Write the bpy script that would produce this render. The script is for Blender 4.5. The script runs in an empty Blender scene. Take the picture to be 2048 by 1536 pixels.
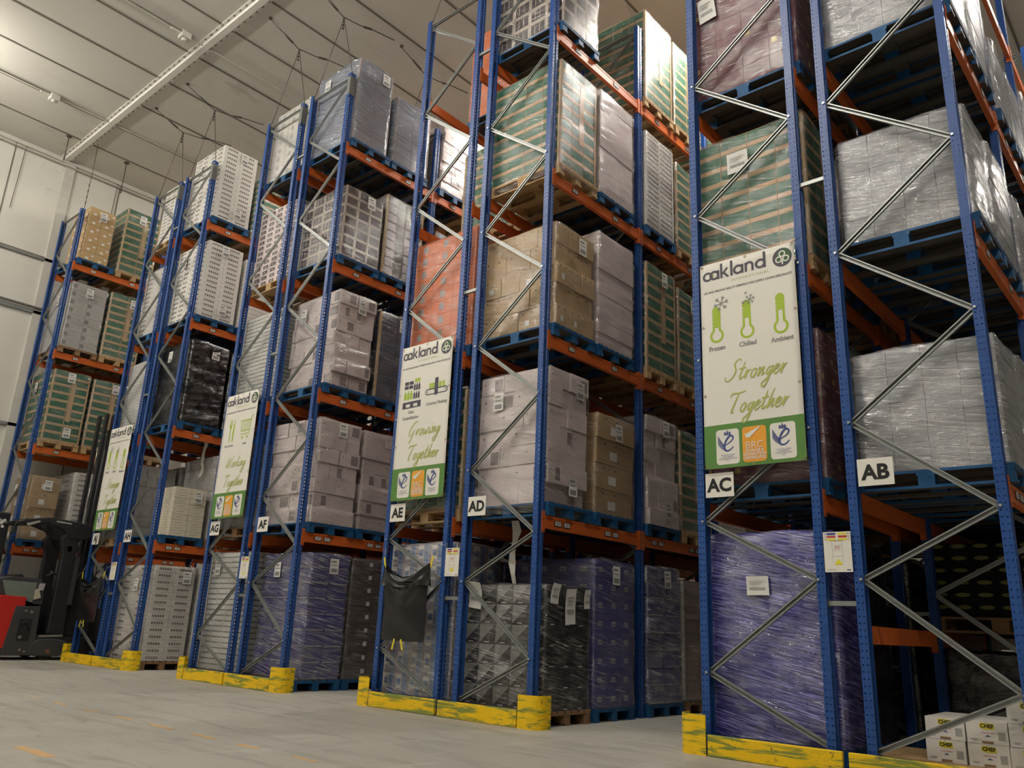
import bpy, math, random
from math import sin, cos, pi, radians
from mathutils import Vector, Matrix

# ------------------------------------------------------------------ camera, light, exposure
S = bpy.context.scene
COL = S.collection
CAM = (1.080038, -6.608481, 0.927697)
yaw, pitch, roll, FPX = 0.725142, 0.291282, 0.043783, 1627.458
fwd = Vector((-sin(yaw)*cos(pitch), cos(yaw)*cos(pitch), sin(pitch)))
rt = Vector((cos(yaw), sin(yaw), 0)); upv = rt.cross(fwd)
r2 = rt*cos(roll) + upv*sin(roll); u2 = -rt*sin(roll) + upv*cos(roll)
cd = bpy.data.cameras.new('camera'); cam = bpy.data.objects.new('camera', cd); COL.objects.link(cam)
cd.sensor_width = 36.0; cd.lens = 36.0*FPX/2048.0; cd.clip_start = 0.05; cd.clip_end = 200
cam.matrix_world = Matrix(((r2.x, u2.x, -fwd.x, CAM[0]), (r2.y, u2.y, -fwd.y, CAM[1]), (r2.z, u2.z, -fwd.z, CAM[2]), (0, 0, 0, 1)))
S.camera = cam
W = bpy.data.worlds.new('world'); S.world = W; W.use_nodes = True
W.node_tree.nodes['Background'].inputs[0].default_value = (0.9, 0.85, 0.75, 1)
W.node_tree.nodes['Background'].inputs[1].default_value = 0.0
S.view_settings.view_transform = 'Standard'; S.view_settings.look = 'None'
S.view_settings.gamma = 1.0; S.view_settings.use_curve_mapping = False
S.view_settings.exposure = 0.0
LAMP_COL = (1.0, 0.94, 0.85); LAMP_E = 178.0
LAMPS = [(x, y, a) for y in (-5.0, -9.5) for x, a in ((-15.8, 0), (-9.6, 0), (-3.4, 0), (3.2, 0))]
LAMPS += [(-3.36, 3.1, 1), (1.6, 5.5, 1), (1.6, 11.5, 1), (-7.64, 4.1, 1), (-11.95, 4.0, 1), (-16.26, 4.2, 1)]
try:
    S.cycles.use_denoising = True
    S.cycles.max_bounces = 7; S.cycles.diffuse_bounces = 4; S.cycles.glossy_bounces = 3
    S.cycles.transparent_max_bounces = 40; S.cycles.sample_clamp_indirect = 6.0
    S.cycles.caustics_reflective = False; S.cycles.caustics_refractive = False
except Exception:
    pass
R = random.Random(7)

# ------------------------------------------------------------------ materials
MATS = {}
def nt(name):
    m = bpy.data.materials.new(name); m.use_nodes = True
    t = m.node_tree; t.nodes.clear()
    out = t.nodes.new('ShaderNodeOutputMaterial')
    return m, t, out
def N(t, typ, **kw):
    n = t.nodes.new(typ)
    for k, v in kw.items():
        if k.startswith('i_'): n.inputs[k[2:].replace('_', ' ')].default_value = v
        else: setattr(n, k, v)
    return n
def rgb(c): return (c[0], c[1], c[2], 1)
def coords(t, scale=(1, 1, 1), kind='Object'):
    tc = N(t, 'ShaderNodeTexCoord'); mp = N(t, 'ShaderNodeMapping'); mp.inputs['Scale'].default_value = scale
    t.links.new(tc.outputs[kind], mp.inputs['Vector']); return mp.outputs['Vector']
def noise(t, vec, scale=5, detail=4, rough=.55, dist=0):
    n = N(t, 'ShaderNodeTexNoise'); n.inputs['Scale'].default_value = scale; n.inputs['Detail'].default_value = detail
    n.inputs['Roughness'].default_value = rough; n.inputs['Distortion'].default_value = dist
    t.links.new(vec, n.inputs['Vector']); return n.outputs['Fac']
def ramp(t, fac, stops):
    r = N(t, 'ShaderNodeValToRGB'); e = r.color_ramp.elements
    while len(e) < len(stops): e.new(.5)
    for i, (p, c) in enumerate(stops):
        e[i].position = p; e[i].color = rgb(c) if not isinstance(c, (int, float)) else (c, c, c, 1)
    t.links.new(fac, r.inputs['Fac']); return r.outputs['Color']
def mixc(t, fac, a, b, mode='MIX'):
    m = N(t, 'ShaderNodeMix', data_type='RGBA', blend_type=mode)
    for s, v in ((0, fac), (6, a), (7, b)):
        if isinstance(v, (int, float)): m.inputs[s].default_value = v
        elif isinstance(v, tuple): m.inputs[s].default_value = rgb(v)
        else: t.links.new(v, m.inputs[s])
    return m.outputs[2]
def math_(t, op, a, b=None):
    m = N(t, 'ShaderNodeMath', operation=op)
    for i, v in enumerate((a, b)):
        if v is None: continue
        if isinstance(v, (int, float)): m.inputs[i].default_value = v
        else: t.links.new(v, m.inputs[i])
    return m.outputs[0]
def M(name, col, rough=.6, metal=0.0, var=.12, vscale=6, bump=0.0, bscale=60, dirt=None, spec=.4):
    if name in MATS: return MATS[name]
    m, t, out = nt(name); p = N(t, 'ShaderNodeBsdfPrincipled')
    p.inputs['Roughness'].default_value = rough; p.inputs['Metallic'].default_value = metal
    p.inputs['Specular IOR Level'].default_value = spec
    v = coords(t)
    f = noise(t, v, vscale)
    c = mixc(t, f, tuple(x*(1-var) for x in col), tuple(min(1, x*(1+var)) for x in col))
    if dirt:
        f2 = noise(t, v, dirt[1], 6, .65)
        c = mixc(t, ramp(t, f2, [(dirt[2], 0), (dirt[2]+.12, 1)]), c, dirt[0])
    t.links.new(c, p.inputs['Base Color'])
    if bump:
        b = N(t, 'ShaderNodeBump'); b.inputs['Strength'].default_value = bump; b.inputs['Distance'].default_value = .01
        t.links.new(noise(t, v, bscale), b.inputs['Height']); t.links.new(b.outputs[0], p.inputs['Normal'])
    t.links.new(p.outputs[0], out.inputs[0]); MATS[name] = m; return m

def film_mat(name, tint=(1, 1, 1), haze=.22, hazecol=(.8, .78, .76), gloss=.16, rough=.16, bump=.9, tilt=.2, crease_sheen=.35):
    if name in MATS: return MATS[name]
    m, t, out = nt(name)
    tc = N(t, 'ShaderNodeTexCoord'); sx = N(t, 'ShaderNodeSeparateXYZ'); t.links.new(tc.outputs['Object'], sx.inputs[0])
    oi = N(t, 'ShaderNodeObjectInfo')
    h = math_(t, 'ADD', sx.outputs[2], math_(t, 'MULTIPLY', math_(t, 'ADD', sx.outputs[0], sx.outputs[1]), tilt))
    cb = N(t, 'ShaderNodeCombineXYZ')
    t.links.new(math_(t, 'ADD', math_(t, 'MULTIPLY', sx.outputs[0], 2.2), math_(t, 'MULTIPLY', oi.outputs['Random'], 37)), cb.inputs[0])
    t.links.new(math_(t, 'MULTIPLY', sx.outputs[1], 2.2), cb.inputs[1])
    t.links.new(math_(t, 'MULTIPLY', h, 13), cb.inputs[2])
    st = noise(t, cb.outputs[0], 1.5, 4, .6, .7)
    cb2 = N(t, 'ShaderNodeCombineXYZ')
    t.links.new(math_(t, 'ADD', math_(t, 'MULTIPLY', sx.outputs[0], 3.0), math_(t, 'MULTIPLY', oi.outputs['Random'], 53)), cb2.inputs[0])
    t.links.new(math_(t, 'MULTIPLY', sx.outputs[1], 3.0), cb2.inputs[1]); t.links.new(math_(t, 'MULTIPLY', h, 75), cb2.inputs[2])
    fine = noise(t, cb2.outputs[0], 1.3, 3, .55, .35)
    wr = noise(t, coords(t, (1, 1, 1.4)), 3.2, 3, .55, 1.2)
    zone = ramp(t, wr, [(.40, .10), (.62, 1)])
    hs = math_(t, 'ADD', math_(t, 'ADD', math_(t, 'MULTIPLY', st, .9), math_(t, 'MULTIPLY', fine, .65)), math_(t, 'MULTIPLY', wr, .8))
    b = N(t, 'ShaderNodeBump'); b.inputs['Strength'].default_value = bump; b.inputs['Distance'].default_value = .011
    t.links.new(hs, b.inputs['Height'])
    tr = N(t, 'ShaderNodeBsdfTransparent'); tr.inputs[0].default_value = rgb(tint)
    df = N(t, 'ShaderNodeBsdfDiffuse'); df.inputs[0].default_value = rgb(hazecol); t.links.new(b.outputs[0], df.inputs['Normal'])
    gl = N(t, 'ShaderNodeBsdfGlossy'); gl.inputs['Color'].default_value = (1, 1, 1, 1); gl.inputs['Roughness'].default_value = rough
    t.links.new(b.outputs[0], gl.inputs['Normal'])
    # film creases whitened, with crinkle sheen put into the diffuse colour
    crm = ramp(t, fine, [(.54, 0), (.72, crease_sheen)])
    hz = math_(t, 'ADD', ramp(t, fine, [(.44, haze*.15), (.66, min(1, haze*2.6))]), math_(t, 'MULTIPLY', crm, zone))
    m1 = N(t, 'ShaderNodeMixShader'); t.links.new(hz, m1.inputs[0]); t.links.new(tr.outputs[0], m1.inputs[1]); t.links.new(df.outputs[0], m1.inputs[2])
    fr = N(t, 'ShaderNodeLayerWeight'); fr.inputs['Blend'].default_value = .35
    gf = math_(t, 'ADD', math_(t, 'MULTIPLY', fr.outputs['Fresnel'], .22), math_(t, 'MULTIPLY', math_(t, 'ADD', zone, .25), gloss))
    m2 = N(t, 'ShaderNodeMixShader'); t.links.new(gf, m2.inputs[0]); t.links.new(m1.outputs[0], m2.inputs[1]); t.links.new(gl.outputs[0], m2.inputs[2])
    t.links.new(m2.outputs[0], out.inputs[0]); MATS[name] = m; return m

def upright_mat():
    m, t, out = nt('blue_perforated_steel')
    p = N(t, 'ShaderNodeBsdfPrincipled'); p.inputs['Roughness'].default_value = .38
    v = coords(t); f = noise(t, v, 3, 5)
    c = mixc(t, f, (.010, .052, .215), (.018, .080, .29))
    sc = ramp(t, noise(t, coords(t, (20, 20, 3)), 3, 6, .7), [(.66, 0), (.7, 1)])
    c = mixc(t, math_(t, 'MULTIPLY', sc, .35), c, (.18, .22, .3))
    t.links.new(c, p.inputs['Base Color'])
    # real perforations: clear where the steel is punched (object space, 50 mm pitch)
    tc = N(t, 'ShaderNodeTexCoord'); s = N(t, 'ShaderNodeSeparateXYZ'); t.links.new(tc.outputs['Object'], s.inputs[0])
    uv = N(t, 'ShaderNodeUVMap'); su = N(t, 'ShaderNodeSeparateXYZ'); t.links.new(uv.outputs[0], su.inputs[0])
    zz = math_(t, 'SUBTRACT', math_(t, 'FRACT', math_(t, 'MULTIPLY', su.outputs[1], 20)), .5)   # -0.5..0.5 per 50 mm
    zz = math_(t, 'MULTIPLY', zz, .05)
    uu = math_(t, 'ABSOLUTE', su.outputs[0])     # metres from hole line
    rad = math_(t, 'ADD', math_(t, 'POWER', uu, 2), math_(t, 'POWER', math_(t, 'MULTIPLY', zz, su.outputs[2]), 2))
    d = math_(t, 'SQRT', math_(t, 'ADD', math_(t, 'MULTIPLY', uu, uu), math_(t, 'MULTIPLY', zz, zz)))
    hole = math_(t, 'LESS_THAN', d, .0058)
    # longer slots where u is offset by 1 m (aisle-facing web)
    u1 = math_(t, 'ABSOLUTE', math_(t, 'SUBTRACT', uu, 1.0))
    slot = math_(t, 'MULTIPLY', math_(t, 'LESS_THAN', u1, .0065), math_(t, 'LESS_THAN', math_(t, 'ABSOLUTE', zz), .0135))
    mask = math_(t, 'MAXIMUM', hole, slot)
    tr = N(t, 'ShaderNodeBsdfTransparent'); mx = N(t, 'ShaderNodeMixShader')
    t.links.new(mask, mx.inputs[0]); t.links.new(p.outputs[0], mx.inputs[1]); t.links.new(tr.outputs[0], mx.inputs[2])
    t.links.new(mx.outputs[0], out.inputs[0]); return m

def guard_mat():
    m, t, out = nt('scuffed_yellow_paint'); p = N(t, 'ShaderNodeBsdfPrincipled'); p.inputs['Roughness'].default_value = .5
    v = coords(t, (.9, 2, 10)); v2 = coords(t, (9, 9, 6))
    f = noise(t, v, 2.2, 6, .65, .6); g = noise(t, v2, 2.5, 5, .7)
    c = mixc(t, noise(t, coords(t), 4), (.82, .50, .0), (.92, .62, .0))
    c = mixc(t, ramp(t, f, [(.50, 0), (.58, .85)]), c, (.10, .20, .05))
    c = mixc(t, ramp(t, g, [(.63, 0), (.67, .9)]), c, (.05, .06, .04))
    t.links.new(c, p.inputs['Base Color']); t.links.new(p.outputs[0], out.inputs[0]); return m

def floor_mat():
    m, t, out = nt('worn_concrete_floor'); p = N(t, 'ShaderNodeBsdfPrincipled')
    v = coords(t, (1, 1, 1)); big = noise(t, v, .35, 5, .6, .5); fin = noise(t, v, 14, 6, .7)
    stx = noise(t, coords(t, (.5, 3.2, 1)), 1.6, 7, .72, .8); sty = noise(t, coords(t, (3.4, .45, 1)), 1.4, 6, .7, .6)
    c = mixc(t, big, (.35, .34, .30), (.45, .435, .385))
    c = mixc(t, ramp(t, stx, [(.50, 0), (.66, .75)]), c, (.22, .21, .185))
    c = mixc(t, ramp(t, sty, [(.55, 0), (.72, .6)]), c, (.54, .53, .48))
    c = mixc(t, math_(t, 'MULTIPLY', fin, .35), c, (.30, .29, .25))
    t.links.new(c, p.inputs['Base Color'])
    t.links.new(ramp(t, big, [(.3, .42), (.7, .62)]), p.inputs['Roughness'])
    b = N(t, 'ShaderNodeBump'); b.inputs['Strength'].default_value = .15; b.inputs['Distance'].default_value = .01
    t.links.new(fin, b.inputs['Height']); t.links.new(b.outputs[0], p.inputs['Normal'])
    t.links.new(p.outputs[0], out.inputs[0]); return m

def ceiling_mat():
    m, t, out = nt('white_insulated_panel'); p = N(t, 'ShaderNodeBsdfPrincipled'); p.inputs['Roughness'].default_value = .7
    v = coords(t); big = noise(t, v, .5, 5, .6)
    st = noise(t, coords(t, (2.4, .35, 1)), 1.2, 6, .7, .5); dk = noise(t, coords(t, (.9, .5, 1)), .9, 6, .6)
    c = mixc(t, big, (.56, .54, .485), (.66, .64, .575))
    c = mixc(t, ramp(t, st, [(.6, 0), (.8, .5)]), c, (.42, .40, .35))
    c = mixc(t, ramp(t, dk, [(.64, 0), (.76, .75)]), c, (.20, .185, .16))
    t.links.new(c, p.inputs['Base Color']); t.links.new(p.outputs[0], out.inputs[0]); return m

def emit(name, col, s):
    m, t, out = nt(name); e = N(t, 'ShaderNodeEmission'); e.inputs[0].default_value = rgb(col); e.inputs[1].default_value = s
    t.links.new(e.outputs[0], out.inputs[0]); return m

# ------------------------------------------------------------------ mesh helpers
class MB:
    def __init__(s): s.v = []; s.f = []; s.mi = []; s.sm = []
    def quad(s, a, b, c, d, mi=0):
        n = len(s.v); s.v += [tuple(a), tuple(b), tuple(c), tuple(d)]; s.f.append((n, n+1, n+2, n+3)); s.mi.append(mi); s.sm.append(False)
    def poly(s, pts, mi=0):
        n = len(s.v); s.v += [tuple(p) for p in pts]; s.f.append(tuple(range(n, n+len(pts)))); s.mi.append(mi); s.sm.append(False)
    def box(s, x0, x1, y0, y1, z0, z1, mi=0):
        n = len(s.v)
        s.v += [(x0, y0, z0), (x1, y0, z0), (x1, y1, z0), (x0, y1, z0), (x0, y0, z1), (x1, y0, z1), (x1, y1, z1), (x0, y1, z1)]
        for f in ((0, 3, 2, 1), (4, 5, 6, 7), (0, 1, 5, 4), (1, 2, 6, 5), (2, 3, 7, 6), (3, 0, 4, 7)):
            s.f.append(tuple(n+i for i in f)); s.mi.append(mi); s.sm.append(False)
    def extr(s, prof, y0, y1, mi=0, axis='y'):
        # closed 2D profile extruded along an axis. prof pts: (x,z) for y; (y,z) for x; (x,y) for z
        def P(a, b, t): return (a, t, b) if axis == 'y' else ((t, a, b) if axis == 'x' else (a, b, t))
        n = len(s.v); k = len(prof)
        s.v += [P(a, b, y0) for a, b in prof] + [P(a, b, y1) for a, b in prof]
        for i in range(k):
            j = (i+1) % k; s.f.append((n+i, n+j, n+k+j, n+k+i)); s.mi.append(mi); s.sm.append(False)
        s.f.append(tuple(n+i for i in range(k))[::-1]); s.f.append(tuple(n+k+i for i in range(k))); s.mi += [mi, mi]; s.sm += [False, False]
    def tube(s, pts, r, seg=8, mi=0, caps=True):
        pts = [Vector(p) for p in pts]; n = len(s.v); rings = []
        for i, p in enumerate(pts):
            d = (pts[min(i+1, len(pts)-1)] - pts[max(i-1, 0)]).normalized()
            a = d.orthogonal().normalized() if i == 0 else (prev - d*prev.dot(d)).normalized()
            prev = a; b = d.cross(a); rr = r[i] if isinstance(r, (list, tuple)) else r
            for k in range(seg):
                t = 2*pi*k/seg; s.v.append(tuple(p + a*cos(t)*rr + b*sin(t)*rr))
        for i in range(len(pts)-1):
            for k in range(seg):
                k2 = (k+1) % seg; s.f.append((n+i*seg+k, n+i*seg+k2, n+(i+1)*seg+k2, n+(i+1)*seg+k)); s.mi.append(mi); s.sm.append(True)
        if caps:
            s.f.append(tuple(n+k for k in range(seg))[::-1]); e = n+(len(pts)-1)*seg
            s.f.append(tuple(e+k for k in range(seg))); s.mi += [mi, mi]; s.sm += [False, False]
    def cyl(s, c, r, h, axis='z', seg=20, mi=0):
        d = {'x': (h, 0, 0), 'y': (0, h, 0), 'z': (0, 0, h)}[axis]
        s.tube([c, (c[0]+d[0], c[1]+d[1], c[2]+d[2])], r, seg, mi)
    def bar(s, p, q, w, h, mi=0):
        # rectangular bar from p to q, w horizontal-ish, h along Y
        p = Vector(p); q = Vector(q); d = (q-p).normalized(); y = Vector((0, 1, 0)); n_ = d.cross(y).normalized()
        n = len(s.v)
        for e in (p, q):
            for a, b in ((-1, -1), (1, -1), (1, 1), (-1, 1)): s.v.append(tuple(e + n_*a*w/2 + y*b*h/2))
        for i in range(4):
            j = (i+1) % 4; s.f.append((n+i, n+j, n+4+j, n+4+i)); s.mi.append(mi); s.sm.append(False)
        s.f += [(n+3, n+2, n+1, n), (n+4, n+5, n+6, n+7)]; s.mi += [mi, mi]; s.sm += [False, False]
    def grid(s, fn, nx, nz, mi=0):
        n = len(s.v)
        for i in range(nx+1):
            for j in range(nz+1): s.v.append(tuple(fn(i, j)))
        for i in range(nx):
            for j in range(nz):
                a = n+i*(nz+1)+j; s.f.append((a, a+nz+1, a+nz+2, a+1)); s.mi.append(mi); s.sm.append(True)
    def stack(s, e=1.2e-5):
        for i, f in enumerate(s.f):
            for q in f: v = s.v[q]; s.v[q] = (v[0], v[1]-e*i, v[2])
        return s
    def mesh(s, name, mats):
        me = bpy.data.meshes.new(name); me.from_pydata(s.v, [], s.f)
        for m in mats: me.materials.append(m)
        me.polygons.foreach_set('material_index', s.mi); me.polygons.foreach_set('use_smooth', s.sm)
        me.update(); return me
def obj(name, me, parent=None, loc=(0, 0, 0), rot=None, **props):
    if isinstance(me, MB): me = me.mesh(name, props.pop('mats'))
    else: props.pop('mats', None)
    o = bpy.data.objects.new(name, me); COL.objects.link(o); o.location = loc
    if rot: o.rotation_euler = rot
    if parent: o.parent = parent
    for k, v in props.items(): o[k] = v
    return o
def thing(name, label, cat, loc=(0, 0, 0), rz=0, group=None):
    o = bpy.data.objects.new(name, None); COL.objects.link(o); o.location = loc; o.rotation_euler = (0, 0, rz)
    o.empty_display_size = .1; o['label'] = label; o['category'] = cat
    if group: o['group'] = group
    return o
def tag(o, label, cat, group=None):
    o['label'] = label; o['category'] = cat
    if group: o['group'] = group
    return o
def bevelled(o, w=.004, seg=2):
    b = o.modifiers.new('bevel', 'BEVEL'); b.width = w; b.segments = seg; b.limit_method = 'ANGLE'; return o

blue = upright_mat(); guardm = guard_mat()
blue_plain = M('blue_steel', (.02, .09, .30), .4)
orange = M('orange_beam_paint', (.58, .125, .022), .45, var=.18, dirt=((.22, .05, .02), 7, .62))
galv = M('galvanised_steel', (.36, .375, .36), .42, .8, var=.15, vscale=12)
white_sign = M('white_sign_board', (.80, .78, .70), .45, var=.03)
blackm = M('black_print', (.012, .012, .014), .5)
paper = M('white_paper_label', (.72, .71, .67), .6, var=.05)
greyprint = M('grey_print', (.24, .24, .24), .6)
wood = M('pale_pallet_wood', (.42, .28, .14), .75, var=.3, vscale=9, bump=.3)
brownwood = M('worn_brown_wood', (.26, .15, .075), .8, var=.3, vscale=9, bump=.3)
bluewood = M('blue_painted_wood', (.006, .075, .20), .6, var=.3, vscale=9, dirt=((.16, .14, .11), 9, .64))
cable = M('dark_steel_cable', (.10, .09, .075), .5, .5)

# ------------------------------------------------------------------ layout numbers
LV = [0, 2.13, 4.165, 6.235, 8.297]
BAY = 1.963
FR = {'AB': (-1.155, -.05), 'AC': (-2.484, -1.379), 'AD': (-5.450, -4.345), 'AE': (-6.779, -5.674), 'AF': (-9.717, -8.612),
      'AG': (-11.045, -9.940), 'AH': (-14.060, -12.955), 'AJ': (-15.388, -14.283), 'wall': (-18.345, -17.240)}
YO = {k: 0.012 for k in FR}; YO['AB'] = YO['AC'] = 0.0; YO['wall'] = -.783; YO['AH'] = YO['AJ'] = .03
MIRR = {'AC', 'AE', 'AG', 'AJ'}
BAYS = {'AB': 4, 'AC': 4, 'AD': 4, 'AE': 4, 'AF': 3, 'AG': 2, 'AH': 3, 'AJ': 2, 'wall': 2}
RN = {k: ('row ' + k) for k in FR}; RN['wall'] = 'the wall row'
ORD = ['first', 'second', 'third', 'fourth', 'fifth']
CEIL = 11.3; WX = -18.69

# ------------------------------------------------------------------ room shell
b = MB(); b.box(-18.9, 12, -14, 26, -.2, 0)
floor = obj('floor', b, mats=[floor_mat()], kind='structure')
cm = ceiling_mat()
b = MB(); b.box(-18.9, 12, -14, 26, CEIL, CEIL+.2)
obj('ceiling', b, mats=[cm], kind='structure')
wallm = M('white_wall_panel', (.66, .645, .58), .65, var=.08, vscale=1.2, dirt=((.50, .48, .42), 1.4, .62))
b = MB(); b.box(WX-.2, WX, -14, 26, 0, CEIL); obj('wall_left', b, mats=[wallm], kind='structure')
b = MB(); b.box(-18.9, 12, 26, 26.2, 0, CEIL); obj('wall_back', b, mats=[wallm], kind='structure')
darkw = M('grey_wall_panel', (.22, .21, .19), .7)  # unseen right and front walls, toned dark to cut the ambient fill light
b = MB(); b.box(12, 12.2, -14, 26, 0, CEIL); obj('wall_right', b, mats=[darkw], kind='structure')
b = MB(); b.box(-18.9, 12, -14.2, -14, 0, CEIL); obj('wall_front', b, mats=[darkw], kind='structure')
seam = M('dark_panel_seam', (.16, .145, .12), .7)
b = MB(); x = -17.48
while x < 11:
    b.box(x-.02, x+.02, -14, 26, CEIL-.012, CEIL+.01); x += 1.222
obj('trim_1', b, mats=[seam], kind='structure')
b = MB()
for y in (-5.4, -4.25, -3.1, -1.95, .45, 1.6, 2.75, 3.9, 5.0, 6.2): b.box(WX-.01, WX+.012, y-.011, y+.011, 0, CEIL)
for y in (-.85, -.66): b.box(WX-.01, WX+.018, y-.008, y+.008, 0, CEIL)
for z in (8.72,): b.box(WX-.01, WX+.012, -14, 26, z-.008, z+.008)
obj('trim_2', b, mats=[seam], kind='structure')
lt = M('pale_trim', (.56, .545, .49), .6)
b = MB(); b.box(WX, WX+.07, -14, 26, CEIL-.10, CEIL); b.box(WX, WX+.05, -.86, -.64, 0, CEIL)
obj('trim_3', b, mats=[lt], kind='structure')
b = MB()
for z in (8.66, 7.36, 4.74): b.box(WX, WX+.05, -14, 26, z-.035, z+.035)
o = tag(obj('wall_rail', b, mats=[galv]), 'pale horizontal rails running along the white panelled wall', 'rail')
b = MB(); b.tube([(WX+.07, -14, 7.46), (WX+.07, 25, 7.46)], .03, 8)
tag(obj('wall_pipe', b, mats=[M('dark_pipe', (.10, .09, .08), .5)]), 'dark pipe running level along the white wall behind the racking', 'pipe')
b = MB(); b.tube([(WX+.06, -14, 11.12), (WX+.06, 25, 11.12)], .022, 8)
tag(obj('wall_conduit', b, mats=[M('grey_pipe', (.30, .28, .24), .5)]), 'thin grey conduit along the wall just under the ceiling', 'pipe')
# ceiling joint beam with rivets
t = thing('ceiling_joint_strip', 'long white riveted strip crossing the ceiling panels', 'ceiling strip', (0, -.88, CEIL))
wb = M('white_painted_strip', (.74, .72, .66), .5, var=.05)
b = MB(); b.extr([(-.13, 0), (-.13, -.015), (-.07, -.02), (-.055, -.06), (.055, -.06), (.07, -.02), (.13, -.015), (.13, 0)], -18.6, 11.9, axis='x')
obj('strip', b, t, mats=[wb])
b = MB()
for i in range(150):
    for s in (-.105, .105): b.box(-18.4+i*.2, -18.34+i*.2, s-.008, s+.008, -.026, -.012)
obj('rivets', b, t, mats=[M('dark_rivet', (.16, .14, .12), .5)], kind='stuff')
# conduits and junction boxes on the ceiling
for xc, yj, nm in ((-16.17, -2.08, 'close to the wall'), (-12.14, -1.3, 'between rack rows AG and AH')):
    t = thing('ceiling_conduit', 'grey conduit with junction fitting on the ceiling ' + nm, 'conduit', (xc, 0, CEIL-.04))
    b = MB(); b.tube([(0, -14, 0), (0, 25, 0)], .016, 8); b.tube([(.05, -14, 0), (.05, yj, 0)], .012, 8); obj('pipe', b, t, mats=[M('pale_conduit', (.38, .36, .31), .5)])
    b = MB(); b.box(-.09, .09, yj-.09, yj+.09, -.10, .03); b.cyl((0, yj, -.15), .05, .06, 'z', 12); b.box(-.025, .025, yj-.28, yj-.08, -.04, .01)
    bevelled(obj('junction_box', b, t, mats=[lt]), .01)

# lamps: battens hung under the ceiling, over the cross aisle and the pick aisles
em = emit('lamp_diffuser', LAMP_COL, LAMP_E); lampbody = M('white_lamp_body', (.7, .7, .68), .5)
lb = MB(); lb.box(-.04, .04, -.80, .80, .075, .12); lb.box(-.10, .10, -.80, -.76, -.07, .12); lb.box(-.10, .10, .76, .80, -.07, .12); lbm = lb.mesh('housing', [lampbody]); lb.extr([(-.30, .0), (-.10, .085), (.10, .085), (.30, .0), (.30, .01), (.10, .12), (-.10, .12), (-.30, .01)], -.80, .80); lbm2 = lb.mesh('housing', [lampbody])
ld = MB(); ld.extr([(-.09, .04), (-.05, .07), (.05, .07), (.09, .04), (.09, -.03), (.05, -.06), (-.05, -.06), (-.09, -.03)], -.755, .755); ldm = ld.mesh('diffuser', [em])
lr = MB(); lr.tube([(0, -.5, .12), (0, -.5, .85)], .006, 6); lr.tube([(0, .5, .12), (0, .5, .85)], .006, 6); lrm = lr.mesh('hanger', [cable])
for i, (x, y, a) in enumerate(LAMPS):
    wh = ('over the aisle past row ' + {-3.36: 'AC', 1.6: 'AB', -7.64: 'AE', -11.95: 'AG', -16.26: 'AJ'}[x] + (', close to its end' if y < 5 else ', midway' if y < 8 else ', deep inside')) if a else 'over the cross aisle, ' + ('near line, ' if y > -6 else 'far line, ') + ORD[3-(i % 4)] + ' from the AB side'
    t = thing('ceiling_lamp', 'long white batten lamp ' + wh, 'lamp', (x, y, CEIL-.85), 0 if a else pi/2, 'ceiling lamps')
    obj('housing', lbm2 if a else lbm, t); obj('diffuser', ldm, t); obj('hanger', lrm, t)

# ------------------------------------------------------------------ floor markings
om = M('worn_orange_paint', (.58, .36, .16), .6, var=.2, dirt=((.45, .42, .35), 5, .55))
for yy, x0, n, st, w, ds in ((-4.18, -6.6, 6, 1.0, .075, 'the broad dashes'), (-2.88, -9.0, 9, .62, .045, 'the thin dashes'), (1.02, -3.3, 1, .3, .045, '')):
    for i in range(n):
        b = MB(); L = st*R.uniform(.42, .62); xx = x0+i*st*1.12 if n > 1 else x0
        b.box(xx, xx+L, yy-w/2+R.uniform(-.01, .01), yy+w/2, 0.0, .0015)
        tag(obj('floor_marking', b, mats=[om]), ('faded orange dash of the broad line nearer the camera' if ds == 'the broad dashes' else
            'faded orange dash of the thin line nearer the racks' if n > 1 else 'short orange mark in the aisle between racks AD and AC'), 'floor marking',
            {6: 'broad orange floor dashes', 9: 'thin orange floor dashes'}.get(n))

# ------------------------------------------------------------------ rack parts (prototypes)
TOPZ = 9.58
def upright_mesh(mir):
    # C section, web on the aisle side, open side towards the frame; s=-1 for left upright
    s = -1 if mir else 1
    me = bpy.data.meshes.new('upright'); v = []; f = []; uvs = []
    # open polyline (x from aisle face inward negative for right upright), y 0 front..0.1 back ; u hole coordinate: (start,end) distances from hole line
    P = [(-.055, .02), (-.07, .02), (-.07, 0.0), (0.0, 0.0), (0.0, .032), (-.010, .040), (-.010, .060), (0.0, .068), (0.0, .1), (-.07, .1), (-.07, .08), (-.055, .08)]
    U = {2: [(-.07, -.047), (-.022, 0)], }
    segs = []
    for i in range(len(P)-1):
        a, c = Vector(P[i]), Vector(P[i+1]); L = (c-a).length
        if i == 2 or i == 8:      # front / rear flange: two hole lines -> split in 2 strips
            mid = (a+c)/2; segs.append((a, mid, -L*.25, L*.25)); segs.append((mid, c, -L*.25, L*.25))
        elif i in (3, 7):         # web halves: slots
            segs.append((a, c, 1-L*.5, 1+L*.5))
        elif i in (0, 10): segs.append((a, c, .5, .6))
        elif i in (1, 9): segs.append((a, c, .5, .6))
        else: segs.append((a, c, .5, .6))
    for a, c, u0, u1 in segs:
        n = len(v)
        v += [(a.x*s, a.y, 0), (c.x*s, c.y, 0), (c.x*s, c.y, TOPZ), (a.x*s, a.y, TOPZ)]
        f.append((n, n+1, n+2, n+3)); uvs += [(u0, 0), (u1, 0), (u1, TOPZ), (u0, TOPZ)]
    me.from_pydata(v, [], f); ul = me.uv_layers.new(name='UVMap')
    for i, l in enumerate(ul.data): l.uv = uvs[i]
    me.materials.append(blue); me.update(); return me
UPR = {0: upright_mesh(False), 1: upright_mesh(True)}
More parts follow.
